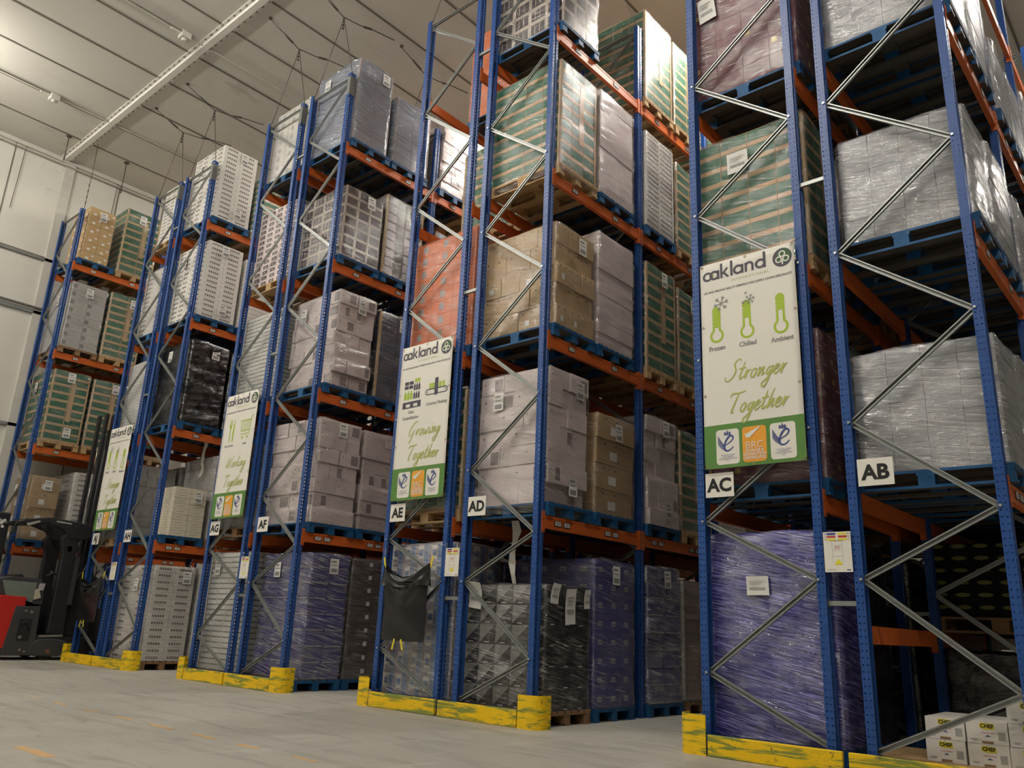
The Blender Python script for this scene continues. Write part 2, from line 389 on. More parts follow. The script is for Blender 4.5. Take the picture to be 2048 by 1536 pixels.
fp = MB(); fp.box(-.09, .02, -.01, .10, 0, .008); fp.cyl((-.08, .05, .008), .012, .02, 'z', 8)
FOOT = fp.mesh('foot_plate', [blue_plain])
FW = 1.105
def brace_mesh(p, q):
    b = MB(); y = .045
    p = Vector((p[0], y, p[1])); q = Vector((q[0], y, q[1])); d = (q-p).normalized(); n_ = Vector((-d.z, 0, d.x)); hw = .021
    # C channel: two flange strips standing off a web
    def strip(o0, o1, y0, y1):
        a = p+n_*o0; c = p+n_*o1; e = q+n_*o1; g = q+n_*o0; n = len(b.v)
        for yy in (y0, y1):
            for w in (a, c, e, g): b.v.append((w.x, yy, w.z))
        for ff in ((0, 1, 2, 3), (7, 6, 5, 4), (0, 4, 5, 1), (1, 5, 6, 2), (2, 6, 7, 3), (3, 7, 4, 0)):
            b.f.append(tuple(n+i for i in ff)); b.mi.append(0); b.sm.append(False)
    strip(-hw, hw, .052, .055); strip(-hw, -hw+.003, .030, .052); strip(hw-.003, hw, .030, .052)
    strip(-hw, -hw+.010, .028, .031); strip(hw-.010, hw, .028, .031)
    return b.mesh('brace', [galv])
XL, XR_ = .058, FW-.058
nodesL = [.17, 1.40, 2.642, 4.155, 5.668, 7.181, 8.694]; nodesR = [.64, 1.908, 3.42, 4.934, 6.447, 7.96, 9.46]
BR = {0: [], 1: []}
for m_ in (0, 1):
    for i in range(7):
        fx = (lambda x: x) if not m_ else (lambda x: FW-x)
        BR[m_].append(brace_mesh((fx(XL), nodesL[i]), (fx(XR_), nodesR[i])))
        if i < 6: BR[m_].append(brace_mesh((fx(XR_), nodesR[i]), (fx(XL), nodesL[i+1])))
    BR[m_].append(brace_mesh((fx(XL), 9.5), (fx(XR_), 9.5)))
bl = MB(); bl.cyl((0, -.010, 0), .011, .012, 'y', 8); bl.cyl((0, -.001, 0), .005, .06, 'y', 6); BOLT = bl.mesh('bolt', [M('bright_bolt', (.7, .7, .65), .3, .9)])
hk = MB(); hk.tube([(0, 0, 0), (0, .0, .03), (.015, 0, .05), (.03, 0, .03)], .004, 6); HOOK = hk.mesh('top_hook', [cable])
sl = MB(); sl.box(-.072, .004, -.004, .104, 0, .34); SLEEVE = sl.mesh('splice_sleeve', [M('grey_sleeve', (.22, .23, .22), .5, .5)])
def frame(row, k):
    x0, x1 = FR[row]; y = YO[row] + k*BAY; m_ = 1 if row in MIRR else 0
    lab = f'blue perforated rack frame, {"end" if k == 0 else ORD[k]} frame of {RN[row]}'
    t = thing('rack_frame', lab, 'rack frame', (x0, y, 0), 0, 'blue rack frames')
    obj('upright', UPR[1], t, (0, 0, 0)); obj('upright', UPR[0], t, (FW, 0, 0))
    obj('foot_plate', FOOT, t, (0.07, 0, 0)); obj('foot_plate', FOOT, t, (FW, 0, 0))
    for me in BR[m_]: obj('brace', me, t)
    if k == 0:
        for side, nd in ((0, nodesL), (1, nodesR)):
            for z in nd[1 if side == 0 else 0:6]:
                x = (XL-.006) if side == 0 else XR_+.006
                obj('bolt', BOLT, t, (FW-x if m_ else x, -.003, z))
    if k == 0 and row in ('AG', 'AF', 'AH', 'AJ'): obj('splice_sleeve', SLEEVE, t, (FW, 0, 9.16))
for row in FR:
    for k in range(BAYS[row]+1): frame(row, k)

# beams
BP = [(-.048, -.135), (-.002, -.135), (0, -.133), (0, -.045), (-.006, -.041), (-.006, -.03), (-.002, -.026), (-.002, -.002), (-.004, 0), (-.048, 0)]
def beam_mesh(s):
    b = MB(); b.extr([(x*s, z) for x, z in BP], .112, BAY-.012); return b.mesh('rack_beam', [orange])
BEAM = {1: beam_mesh(1), -1: beam_mesh(-1)}
def conn_mesh(s, e):
    b = MB(); y0, y1 = (.06, .112) if e == 0 else (BAY-.012, BAY+.04)
    b.box(min(.003*s, .008*s), max(.003*s, .008*s), y0, y1, -.185, .042)
    yy = .106 if e == 0 else BAY-.012
    b.box(min(-.048*s, .003*s), max(-.048*s, .003*s), yy, yy+.006, -.185, .042)
    for q in range(4):
        b.cyl((.008*s, (y0+y1)/2, -.16+q*.055), .006, .003*s, 'x', 8, 1)
    return b.mesh('connector', [orange, blackm])
CONN = {(s, e): conn_mesh(s, e) for s in (1, -1) for e in (0, 1)}
lbm_ = MB(); lbm_.box(0, .004, -.06, .06, -.03, .03, 0); lbm_.box(.004, .005, -.048, .048, -.02, .026, 1); lbm_.box(.005, .0055, -.035, .035, .008, .018, 2); lbm_.box(.005, .0055, -.03, .03, -.01, 0, 2)
LABM = lbm_.mesh('location_label', [blackm, paper, greyprint])
def beam(row, bay, z, side, lev):
    x0, x1 = FR[row]; y = YO[row]+bay*BAY; s = 1 if side else -1
    wl = {0: 'waist height', 1: 'the first level', 2: 'the second level', 3: 'the third level', 4: 'the top level'}[lev]
    lab = f'orange beam at {wl}, {ORD[bay]} bay of {RN[row]}, {"aisle" if (side == 1) == (row not in MIRR) else "inner"} side'
    o = obj('rack_beam', BEAM[s], None, (x1 if side else x0, y, z-.04)); tag(o, lab, 'rack beam', 'orange rack beams')
    for e in (0, 1): obj('connector', CONN[(s, e)], o)
    aisle = side == 1 and row not in MIRR
    if aisle and bay < 2 and lev:
        ys = (.34, .50, 1.28, 1.44) if (lev == 1) else (.52, 1.40)
        for yy in ys: obj('location_label', LABM, o, (.001, yy, -.072))
for row in FR:
    for bay in range(BAYS[row]):
        for lev in (1, 2, 3, 4):
            for side in (0, 1): beam(row, bay, LV[lev], side, lev)
for bay in (0, 1, 2):
    for side in (0, 1): beam('AB', bay, 1.10, side, 0)

# row spacers between back-to-back frames
for a, c in (('AC', 'AB'), ('AE', 'AD'), ('AG', 'AF'), ('AJ', 'AH')):
    xa, xb = FR[a][1], FR[c][0]
    for k in range(min(BAYS[a], BAYS[c], 2)+1):
        for z, zn in ((1.22, 'waist'), (4.93, 'middle'), (8.48, 'top')):
            b = MB(); b.box(xa+.001, xb-.001, .03, .06, z-.018, z+.018); b.box(xa+.001, xa+.004, .02, .08, z-.03, z+.03); b.box(xb-.004, xb-.001, .02, .08, z-.03, z+.03)
            tag(obj('row_spacer', b, None, (0, YO[a]+k*BAY, 0), mats=[galv]), f'short grey spacer bar joining {ORD[k]} frames of rows {a} and {c}, {zn} height', 'spacer bar')

# guards
def arc_guard(xc, s, h=.31, R0=.115):
    # curved steel column guard: flat inner leg, quarter round nose, leg back along the aisle face
    pts = [(-.02, 0.0)]
    pts = []
    cx, cy = .07, R0
    path = [(-.085, .0), (.06, .0)]
    for i in range(1, 9):
        a = -pi/2 + i*(pi/2)/8; path.append((.06+R0*cos(a), R0+R0*sin(a)))
    path.append((.06+R0, .20))
    th = .012; b = MB()
    n = len(path); offs = []
    for i, p in enumerate(path):
        a = Vector(path[max(i-1, 0)]); c = Vector(path[min(i+1, n-1)]); d = (c-a).normalized(); nn = Vector((-d.y, d.x)); offs.append((Vector(p)+nn*th))
    outer = [(x*s, y) for x, y in path]; inner = [(q.x*s, q.y) for q in offs]
    b.extr(outer+inner[::-1], 0, h, axis='z'); return b
for row in FR:
    if row == 'wall': continue
    x0, x1 = FR[row]; s = 1 if row not in MIRR else -1
    xc = x1 if s == 1 else x0
    o = obj('column_guard', arc_guard(0, s), None, (xc, YO[row]-.115, 0), mats=[guardm])
    tag(o, f'yellow scuffed curved steel guard at the aisle corner of row {row}', 'column guard', 'yellow column guards')
    b = MB(); 
    if s == 1: xa, xb = x0-.10, x1-.10
    else: xa, xb = x0+.10, x1+.08
    b.box(xa, xb, -.115, -.080, 0.002, .165); b.box(xa+.05, xa+.15, -.080, -.02, .002, .02); b.box(xb-.15, xb-.05, -.080, -.02, .002, .02)
    o = bevelled(obj('guard_rail', b, None, (0, YO[row], 0), mats=[guardm]), .006)
    tag(o, f'low yellow scuffed steel rail across the foot of row {row}', 'guard rail', 'yellow guard rails')

# ------------------------------------------------------------------ text and graphics
def text_mesh(s, size, mat, bold=0.0, shear=0.0, align='CENTER', sx=1.0):
    cu = bpy.data.curves.new('lettering', 'FONT'); cu.body = s; cu.size = size; cu.align_x = align; cu.offset = bold; cu.shear = shear; cu.resolution_u = 3
    o = bpy.data.objects.new('tmp', cu); COL.objects.link(o); bpy.context.view_layer.update()
    me = bpy.data.meshes.new_from_object(o.evaluated_get(bpy.context.evaluated_depsgraph_get()))
    bpy.data.objects.remove(o); bpy.data.curves.remove(cu)
    for v in me.vertices: v.co = (v.co.x*sx, 0, v.co.y)
    me.materials.clear(); me.materials.append(mat); me.update(); return me
def ribbon(b, pts, w, mi=0, y=0, closed=False, cap=True):
    pts = [Vector((p[0], p[1])) for p in pts]; n = len(pts); L = []; Rr = []
    for i in range(n):
        if closed: a, c = pts[(i-1) % n], pts[(i+1) % n]
        else: a, c = pts[max(i-1, 0)], pts[min(i+1, n-1)]
        d = (c-a); d = d.normalized() if d.length > 1e-9 else Vector((1, 0)); nn = Vector((-d.y, d.x))
        ww = w[i] if isinstance(w, list) else w
        L.append(pts[i]+nn*ww/2); Rr.append(pts[i]-nn*ww/2)
    for i in range(n if closed else n-1):
        j = (i+1) % n; b.quad((Rr[i].x, y, Rr[i].y), (Rr[j].x, y, Rr[j].y), (L[j].x, y, L[j].y), (L[i].x, y, L[i].y), mi)
def ring(b, cx, cz, r, w, mi=0, y=0, n=24, a0=0, a1=2*pi):
    full = abs(a1-a0-2*pi) < 1e-6
    pts = [(cx+r*cos(a0+(a1-a0)*i/n), cz+r*sin(a0+(a1-a0)*i/n)) for i in range(n if full else n+1)]
    ribbon(b, pts, w, mi, y, closed=full)
def disc(b, cx, cz, r, mi=0, y=0, n=28): b.poly([(cx+r*cos(2*pi*i/n), y, cz+r*sin(2*pi*i/n)) for i in range(n)], mi)
def rect(b, x0, x1, z0, z1, mi=0, y=0): b.quad((x0, y, z0), (x1, y, z0), (x1, y, z1), (x0, y, z1), mi)
def rrect(b, x0, x1, z0, z1, r, mi=0, y=0):
    pts = []
    for cx, cz, a in ((x1-r, z0+r, -pi/2), (x1-r, z1-r, 0), (x0+r, z1-r, pi/2), (x0+r, z0+r, pi)):
        for i in range(5): t = a+i*pi/8; pts.append((cx+r*cos(t), y, cz+r*sin(t)))
    b.poly(pts, mi)
def smooth(pts, k=5):
    out = []; n = len(pts)
    for i in range(n-1):
        p0, p1, p2, p3 = [Vector(pts[min(max(j, 0), n-1)]) for j in (i-1, i, i+1, i+2)]
        for s in range(k):
            t = s/k; out.append(tuple(.5*((2*p1)+(-p0+p2)*t+(2*p0-5*p1+4*p2-p3)*t*t+(-p0+3*p1-3*p2+p3)*t**3)))
    out.append(tuple(pts[-1])); return out

SCRIPT = {  # brush-script strokes: (advance, [strokes]) x-height 1
 'S': (1.5, [[(1.5, 2.0), (1.3, 2.3), (.9, 2.2), (.65, 1.8), (.85, 1.4), (1.0, 1.0), (.8, .4), (.3, .0), (-.2, .1), (-.3, .5)]]),
 'T': (1.5, [[(-.1, 1.7), (.1, 2.1), (.9, 2.1), (1.9, 2.25)], [(1.0, 2.1), (.75, 1.2), (.5, .4), (.5, 0), (.8, .1)]]),
 'G': (1.7, [[(1.6, 1.9), (1.4, 2.2), (.9, 2.0), (.3, 1.3), (.1, .6), (.3, .1), (.8, .2), (1.3, .9)], [(1.35, .95), (1.1, .2), (.8, -.8), (.5, -1.0)]]),
 'W': (2.3, [[(.3, 2.1), (.3, 1.2), (.2, 0), (.8, 1.0), (1.25, 1.7), (1.2, .8), (1.2, 0), (1.8, 1.0), (2.4, 2.2)]]),
 't': (.75, [[(.6, 1.9), (.4, 1.0), (.25, .3), (.4, 0), (.8, .3)], [(.0, 1.15), (.9, 1.25)]]),
 'r': (.85, [[(.1, .3), (.4, 1.0), (.35, .5), (.25, 0), (.5, .7), (.9, .95)]]),
 'o': (.95, [[(.6, .95), (.25, .7), (.2, .2), (.5, 0), (.8, .4), (.75, .85), (.55, .95), (1.0, .75)]]),
 'n': (1.1, [[(.1, .8), (.35, .95), (.2, 0), (.5, .6), (.85, .95), (.8, .5), (.75, .05), (1.1, .3)]]),
 'g': (1.0, [[(.8, .85), (.4, .8), (.2, .35), (.4, .05), (.75, .5), (.9, .95), (.7, -.1), (.4, -1.1), (.0, -1.2), (-.1, -.8), (.5, -.3), (1.1, .4)]]),
 'e': (.9, [[(.15, .4), (.6, .6), (.75, .85), (.5, .98), (.2, .6), (.25, .1), (.55, .0), (.95, .45)]]),
 'h': (1.1, [[(.7, 2.1), (.45, 1.2), (.2, 0), (.5, .6), (.85, .95), (.8, .5), (.75, .05), (1.1, .3)]]),
 'k': (1.05, [[(.7, 2.1), (.45, 1.2), (.2, 0)], [(.9, .95), (.4, .5), (.7, .2), (1.1, .1)]]),
 'i': (.6, [[(.35, .9), (.2, .2), (.4, .02), (.65, .3)], [(.48, 1.4), (.55, 1.5)]]),
 'w': (1.4, [[(.2, .95), (.15, .3), (.4, .02), (.7, .6), (.75, .1), (1.05, .1), (1.25, .95), (1.5, .8)]]),
}
def script(b, s, x, z, h, mi, y, width):
    adv = sum(SCRIPT[c][0] for c in s); k = width/adv/h; cx = x
    for c in s:
        a, strokes = SCRIPT[c]
        for st in strokes:
            p = [(cx+(q[0]*k+q[1]*.28)*h, z+q[1]*h + (cx-x)*.0) for q in smooth(st, 5)]
            n = len(p); ws = [h*(.085+.10*sin(pi*(i+.5)/n)) for i in range(n)]
            ribbon(b, p, ws, mi, y)
        cx += a*k*h

lime = M('lime_green_print', (.36, .50, .035), .55, var=.05); limed = M('olive_green_print', (.40, .46, .10), .55, var=.05)
logod = M('dark_slate_print', (.06, .055, .075), .5, var=.05); bandg = M('leaf_green_print', (.09, .22, .045), .55, var=.06)
obadge = M('amber_print', (.80, .36, .035), .55, var=.04); navy = M('navy_print', (.035, .06, .22), .55, var=.05)
logog = M('dark_green_disc_print', (.03, .10, .025), .5); sheetm = M('white_banner_vinyl', (.78, .76, .69), .42, var=.03, bump=.05, bscale=3)
BW, BH = .925, 1.99
def logo_mesh():
    b = MB(); h = .095; w = .020; z = BH-.17; r = .036; y = 0
    def col(i): return 0
    xs = .075
    ring(b, xs, z+r, r, w); xs += .062; ring(b, xs, z+r, r, w); rect(b, xs+r-.011, xs+r+.011, z-.008, z+2*r+.006)
    xs += .065; rect(b, xs-.010, xs+.010, z-.008, z+.135); ribbon(b, [(xs+.01, z+.030), (xs+.055, z+.082)], w*.9); ribbon(b, [(xs+.02, z+.040), (xs+.062, z-.008)], w*.9)
    xs += .092; rect(b, xs-.010, xs+.010, z-.008, z+.138)
    xs += .060; ring(b, xs, z+r, r, w); rect(b, xs+r-.011, xs+r+.011, z-.008, z+2*r+.006)
    xs += .068; rect(b, xs-.010, xs+.010, z-.008, z+.08); ring(b, xs+.029, z+.047, .029, w, n=12, a0=0, a1=pi); rect(b, xs+.048, xs+.068, z-.008, z+.047)
    xs += .125; ring(b, xs, z+r, r, w); rect(b, xs+r-.011, xs+r+.011, z-.008, z+.140)
    ring(b, .107, z+r, .022, .006, 1, -.001, n=10, a0=-.9, a1=.9)
    return b.stack().mesh('logo_lettering', [logod, limed])
LOGO = logo_mesh()
def disc_mesh():
    b = MB(); cx, cz = .815, BH-.125
    disc(b, cx, cz, .090, 0, 0); disc(b, cx+.012, cz+.01, .066, 1, -.0008)
    for dx, dz in ((0, .033), (-.033, -.018), (.033, -.018)): ring(b, cx+dx, cz+dz, .026, .012, 2, -.0016, n=16)
    rect(b, cx-.007, cx+.007, cz-.070, cz-.030, 2, -.0016); return b.stack().mesh('logo_emblem', [logod, logog, sheetm])
DISC = disc_mesh()
INTL = text_mesh('I N T E R N A T I O N A L', .034, limed, 0, 0, 'CENTER', .98)
TAG = text_mesh('UK AND IRELAND MULTI TEMPERATURE SUPPLY CHAIN SPECIALISTS', .030, logod, .0004, .2, 'CENTER', .93)
def thermo(b, cx, zt, zb, fill, mi):
    r = .058; zc = zb+r; w = .022; st = .034
    ring(b, cx, zc, r, w, mi, 0, 20, radians(118), radians(422))
    for s in (-1, 1): ribbon(b, [(cx+s*(st-.004), zc+r*.86), (cx+s*(st-.004), zt-st)], w, mi)
    ring(b, cx, zt-st, st-.004, w, mi, 0, 10, 0, pi)
    rect(b, cx-st+.006, cx+st-.006, zt-fill, zt-st+.002, mi); disc(b, cx, zt-st, st-.006, mi, 0, 14)
    for i in range(4): rect(b, cx-st-.012, cx-st+.006, zt-.07-i*.035, zt-.064-i*.035, 2, -.001)
def flake(b, cx, cz, r, mi, w=.006):
    for k in range(6):
        a = k*pi/3+.2; e = (cx+r*cos(a), cz+r*sin(a)); ribbon(b, [(cx, cz), e], w, mi, -.002)
        for s in (-1, 1): 
            m_ = (cx+r*.62*cos(a), cz+r*.62*sin(a)); ribbon(b, [m_, (m_[0]+r*.34*cos(a+s*.8), m_[1]+r*.34*sin(a+s*.8))], w*.9, mi, -.002)
def thermo_mesh(k):
    b = MB()
    if k == 0: thermo(b, .155, BH-.46, BH-.80, .20, 0); flake(b, .205, BH-.43, .075, 1, .007)
    if k == 1: thermo(b, .455, BH-.46, BH-.815, .17, 0); flake(b, .490, BH-.455, .050, 1, .006); flake(b, .455, BH-.385, .014, 1, .003); flake(b, .425, BH-.475, .018, 1, .003)
    if k == 2: thermo(b, .770, BH-.47, BH-.835, .15, 0)
    return b.stack().mesh('thermometer_icon', [lime, greyprint, sheetm])
THER = [thermo_mesh(k) for k in range(3)]
def pack_mesh():
    b = MB()
    for i in range(2):
        for j in range(2): rect(b, .10+i*.085, .175+i*.085, BH-.52-j*.055, BH-.475-j*.055, 1)
    for i in range(2):
        x = .285+i*.055; rect(b, x, x+.042, BH-.50, BH-.45, 0)
    for row_, (z, n0, mi) in enumerate(((BH-.605, 3, 1), (BH-.715, 3, 1))):
        for i in range(3):
            x = .272+i*.042; rect(b, x, x+.034, z, z+.07, mi); rect(b, x+.009, x+.025, z+.07, z+.093, mi)
    for i in range(3):
        x = .10+i*.055; rect(b, x, x+.045, BH-.715, BH-.63, 0); rect(b, x+.013, x+.032, BH-.63, BH-.60, 0)
    rect(b, .085, .42, BH-.775, BH-.745, 1); rect(b, .085, .42, BH-.83, BH-.815, 1)
    for x in (.085, .225, .36): rect(b, x, x+.06, BH-.82, BH-.77, 1)
    # conveyor
    ring(b, .53, BH-.67, .033, .012, 1, 0, 12, pi/2, 3*pi/2); ring(b, .85, BH-.67, .033, .012, 1, 0, 12, -pi/2, pi/2)
    for s in (-.033, .033): rect(b, .53, .85, BH-.67+s-.006, BH-.67+s+.006, 1)
    for x in (.53, .85): ring(b, x, BH-.67, .012, .006, 1, 0, 10)
    rect(b, .655, .715, BH-.72, BH-.50, 1)
    for x in (.56, .61, .73, .79): rect(b, x, x+.038, BH-.63, BH-.565, 0); rect(b, x+.004, x+.014, BH-.565, BH-.555, 0); rect(b, x+.024, x+.034, BH-.565, BH-.555, 0)
    return b.stack().mesh('packing_icons', [lime, logod])
PACK = pack_mesh()
def food_mesh():
    b = MB()
    for i in range(4): rect(b, .185+i*.022, .195+i*.022, BH-.50, BH-.42, 0)
    rect(b, .185, .261, BH-.52, BH-.50, 0); b.poly([(.185, 0, BH-.52), (.261, 0, BH-.52), (.236, 0, BH-.57), (.210, 0, BH-.57)]); rect(b, .210, .236, BH-.78, BH-.57, 0)
    b.poly([(.30, 0, BH-.78), (.335, 0, BH-.78), (.345, 0, BH-.42), (.31, 0, BH-.50), (.295, 0, BH-.62)])
    ribbon(b, [(.86, BH-.40), (.82, BH-.42), (.78, BH-.69), (.55, BH-.69)], .016); ribbon(b, [(.81, BH-.47), (.51, BH-.47), (.545, BH-.64), (.785, BH-.64)], .016)
    for i in range(5): ribbon(b, [(.56+i*.05, BH-.47), (.575+i*.047, BH-.64)], .014)
    disc(b, .60, BH-.745, .022); disc(b, .74, BH-.745, .022)
    return b.stack().mesh('food_icons', [lime])
FOOD = food_mesh()
def badge_mesh():
    b = MB(); zt = BH-1.665; zb = BH-1.975; y = -.001
    rect(b, 0, BW, 0, BH-1.595, 3, 0)
    rrect(b, .115, .335, .03, .345, .03, 0, y); rrect(b, .365, .585, .03, .345, .03, 1, y); rrect(b, .620, .845, .03, .345, .03, 0, y)
    for cx in (.225, .7325):
        y2 = -.002; cz = .20
        e = smooth([(cx-.035, cz-.005), (cx+.03, cz+.03), (cx+.055, cz+.065), (cx+.03, cz+.085), (cx-.005, cz+.055), (cx-.03, cz), (cx-.02, cz-.045), (cx+.02, cz-.045), (cx+.055, cz-.015)], 5)
        ribbon(b, e, [.007+.011*sin(pi*i/len(e)) for i in range(len(e))], 2, y2)
        for k in range(6): ribbon(b, smooth([(cx-.022, cz-.045+k*.006), (cx-.06, cz-.022+k*.012), (cx-.092, cz+.02+k*.014)], 3), .005, 2, y2)
        for k in range(3): disc(b, cx-.022+k*.022, cz+.112, .010, 2, y2, 10)
        rect(b, cx-.033, cx+.033, cz+.093, cz+.102, 2, y2); rect(b, cx-.003, cx+.003, cz+.122, cz+.137, 2, y2); rect(b, cx-.008, cx+.008, cz+.127, cz+.131, 2, y2)
    ribbon(b, [(.400, .255), (.425, .285)], .02, 0, -.002)
    b.poly([(.392, -.002, .278), (.42, -.002, .268), (.535, -.002, .335), (.53, -.002, .338)], 0); b.poly([(.385, -.002, .29), (.41, -.002, .245), (.432, -.002, .245), (.545, -.002, .342), (.42, -.002, .272)], 0)
    return b.stack().mesh('award_panel', [sheetm, obadge, navy, bandg])
BADGE = badge_mesh()
BRC = text_mesh('BRC', .088, sheetm, -.0005, 0, 'CENTER', 1.0)
BRC2 = [text_mesh(s, .036, sheetm, .0009, 0, 'CENTER', .86) for s in ('STORAGE &', 'DISTRIBUTION', 'CERTIFICATED')]
AW = {}
for k_, s_ in ((0, 'SUSTAINABLE DEVELOPMENT'), (1, 'INTERNATIONAL TRADE')):
    AW[k_] = [text_mesh(q, .0145, navy, 0, 0, 'CENTER', .9) for q in ("THE QUEEN'S AWARDS", 'FOR ENTERPRISE:', s_, '2017')]
eyem = MB(); 
ring(eyem, 0, 0, .010, .006, 0, 0, 10); EYE = eyem.mesh('eyelet', [M('brass_eyelet', (.35, .28, .15), .4, .6)])
def banner(row, kind, words, captions):
    x0 = FR[row][0]+.115
    t = thing('hanging_banner', f'tall white company banner reading {words[0]} {words[1]}, hung on row {row}', 'banner', (x0, YO[row]-.05, 2.36), 0, 'company banners on the rack ends')
    b = MB(); nx, nz = 16, 30
    def P(i, j):
        u, v = i/nx, j/nz; e = sin(pi*u)
        return (u*BW, .0012*e*sin(5*v+1.3*u+len(kind)), v*BH)
    # gently rippled vinyl sheet
    for i in range(nx+1):
        for j in range(nz+1): b.v.append(P(i, j))
    for i in range(nx):
        for j in range(nz): b.f.append((i*(nz+1)+j, (i+1)*(nz+1)+j, (i+1)*(nz+1)+j+1, i*(nz+1)+j+1)); b.mi.append(0); b.sm.append(True)
    Pp = lambda me, nm, x=0, z=0, y=-.0022, **k: obj(nm, me, t, (x, y, z), **k)
    sh = obj('sheet', b, t, mats=[sheetm]); so = sh.modifiers.new('solid', 'SOLIDIFY'); so.thickness = .001
    for me in (): pass
    lo = Pp(LOGO, 'logo_lettering', -.006, -.07); lo.scale = (1.12, 1, 1.04); Pp(DISC, 'logo_emblem'); Pp(INTL, 'brand_subtitle', .50, BH-.235); Pp(TAG, 'tagline', .462, BH-.305)
    if kind == 't':
        for me in THER: Pp(me, 'thermometer_icon')
    else: Pp({'p': PACK, 'f': FOOD}[kind], {'p': 'packing_icons', 'f': 'food_icons'}[kind])
    for s, x, z, sz in captions: Pp(text_mesh(s, sz, greyprint, .002, 0, 'CENTER', .95), 'caption', x, z)
    for w_, zz in ((words[0], BH-1.20), (words[1], BH-1.50)):
        b = MB(); script(b, w_, .235, zz, .082, 0, 0, .55); obj('slogan_word', b.stack(), t, (0, -.0022, 0), mats=[limed])
    Pp(BADGE, 'award_panel', y=-.0022)
    Pp(BRC, 'badge_lettering', .475, .150, -.0075)
    for i, me in enumerate(BRC2): Pp(me, 'badge_lettering', .475, .118-i*.032, -.0075)
    for k, cx in ((0, .225), (1, .7325)):
        for i, me in enumerate(AW[k]): Pp(me, 'badge_lettering', cx, .108-i*.016, -.0075)
    for x, z in ((.02, .02), (BW/2, .02), (BW-.02, .02), (.02, BH-.02), (BW/2, BH-.02), (BW-.02, BH-.02), (.02, 1.35), (BW-.02, 1.35), (.02, .68), (BW-.02, .68)): Pp(EYE, 'eyelet', x, z, -.004)
    for x, z, dx, dz in ((.02, .02, -.06, -.03), (BW-.02, .02, .06, -.03), (.02, BH-.02, -.06, .02), (BW-.02, BH-.02, .07, .05)):
        b = MB(); b.tube([(x, -.022, z), (x+dx, .02, z+dz)], .003, 5); obj('tie', b, t, mats=[blackm])
TH = [('Frozen', .155, BH-.885, .062), ('Chilled', .455, BH-.895, .062), ('Ambient', .775, BH-.915, .062)]
banner('AC', 't', ('Stronger', 'Together'), TH)
banner('AE', 'p', ('Growing', 'Together'), [('Case', .25, BH-.90, .055), ('Consolidation', .25, BH-.975, .055), ('Contract Packing', .70, BH-.84, .055)])
banner('AG', 'f', ('Working', 'Together'), [('Food Service', .24, BH-.86, .05), ('Retail', .69, BH-.86, .05)])
banner('AJ', 't', ('Stronger', 'Together'), TH)

for row in ('AB', 'AC', 'AD', 'AE', 'AF', 'AG', 'AH', 'AJ'):
    x = FR[row][0]+.095
    t = thing('row_sign', f'white square sign with black letters {row} on a blue upright', 'sign', (x, YO[row]-.012, 2.113), 0, 'row letter signs')
    b = MB(); b.box(0, .27, -.004, 0, 0, .215); obj('board', b, t, mats=[white_sign])
    obj('lettering', text_mesh(row, .162, blackm, .0062, 0, 'CENTER', 1.02), t, (.135, -.006, .052))

def notice(x, y, k):
    t = thing('load_notice', f'white load notice with coloured warning strips between rows {k}', 'notice', (x, y, 1.455), 0, 'load notices on the racks')
    mats = [white_sign, navy, M('notice_red', (.5, .06, .04), .5), M('notice_yellow', (.78, .68, .05), .5), greyprint, M('pink_print', (.6, .25, .24), .5)]
    b = MB(); b.box(0, .215, -.003, 0, 0, .312); obj('board', b, t, mats=[white_sign])
    b = MB(); y_ = -.004
    for c, x0, x1 in ((0, .030, .098), (1, .118, .186)):
        for r_, mi in ((0, 1 if c == 0 else 3), (1, 2), (2, 3)): rect(b, x0, x1, .288-r_*.022, .304-r_*.022, mi, y_)
        for r_ in range(3): ring(b, (.018 if c == 0 else .198), .296-r_*.022, .006, .003, (1, 2, 4)[r_], y_, 8)
    for z in (.238, .205, .165, .12): rect(b, .065, .145, z, z+.0015, 4, y_)
    for xx in (.065, .145): rect(b, xx, xx+.0015, .07, .238, 4, y_)
    rect(b, .05, .16, .243, .2455, 4, y_)
    b.poly([(.075, y_, .055), (.145, y_, .055), (.11, y_, .105)], 3)
    for i in range(3): rect(b, .083, .128, .178+i*.009, .182+i*.009, 5, y_)
    rect(b, .02, .09, .018, .021, 4, y_); rect(b, .17, .2, .012, .02, 1, y_)
    obj('printing', b, t, mats=mats)
for a, c in (('AC', 'AB'), ('AE', 'AD'), ('AG', 'AF'), ('AJ', 'AH')):
    notice((FR[a][1]+FR[c][0])/2-.1, YO[a]-.016, a+' and '+c)

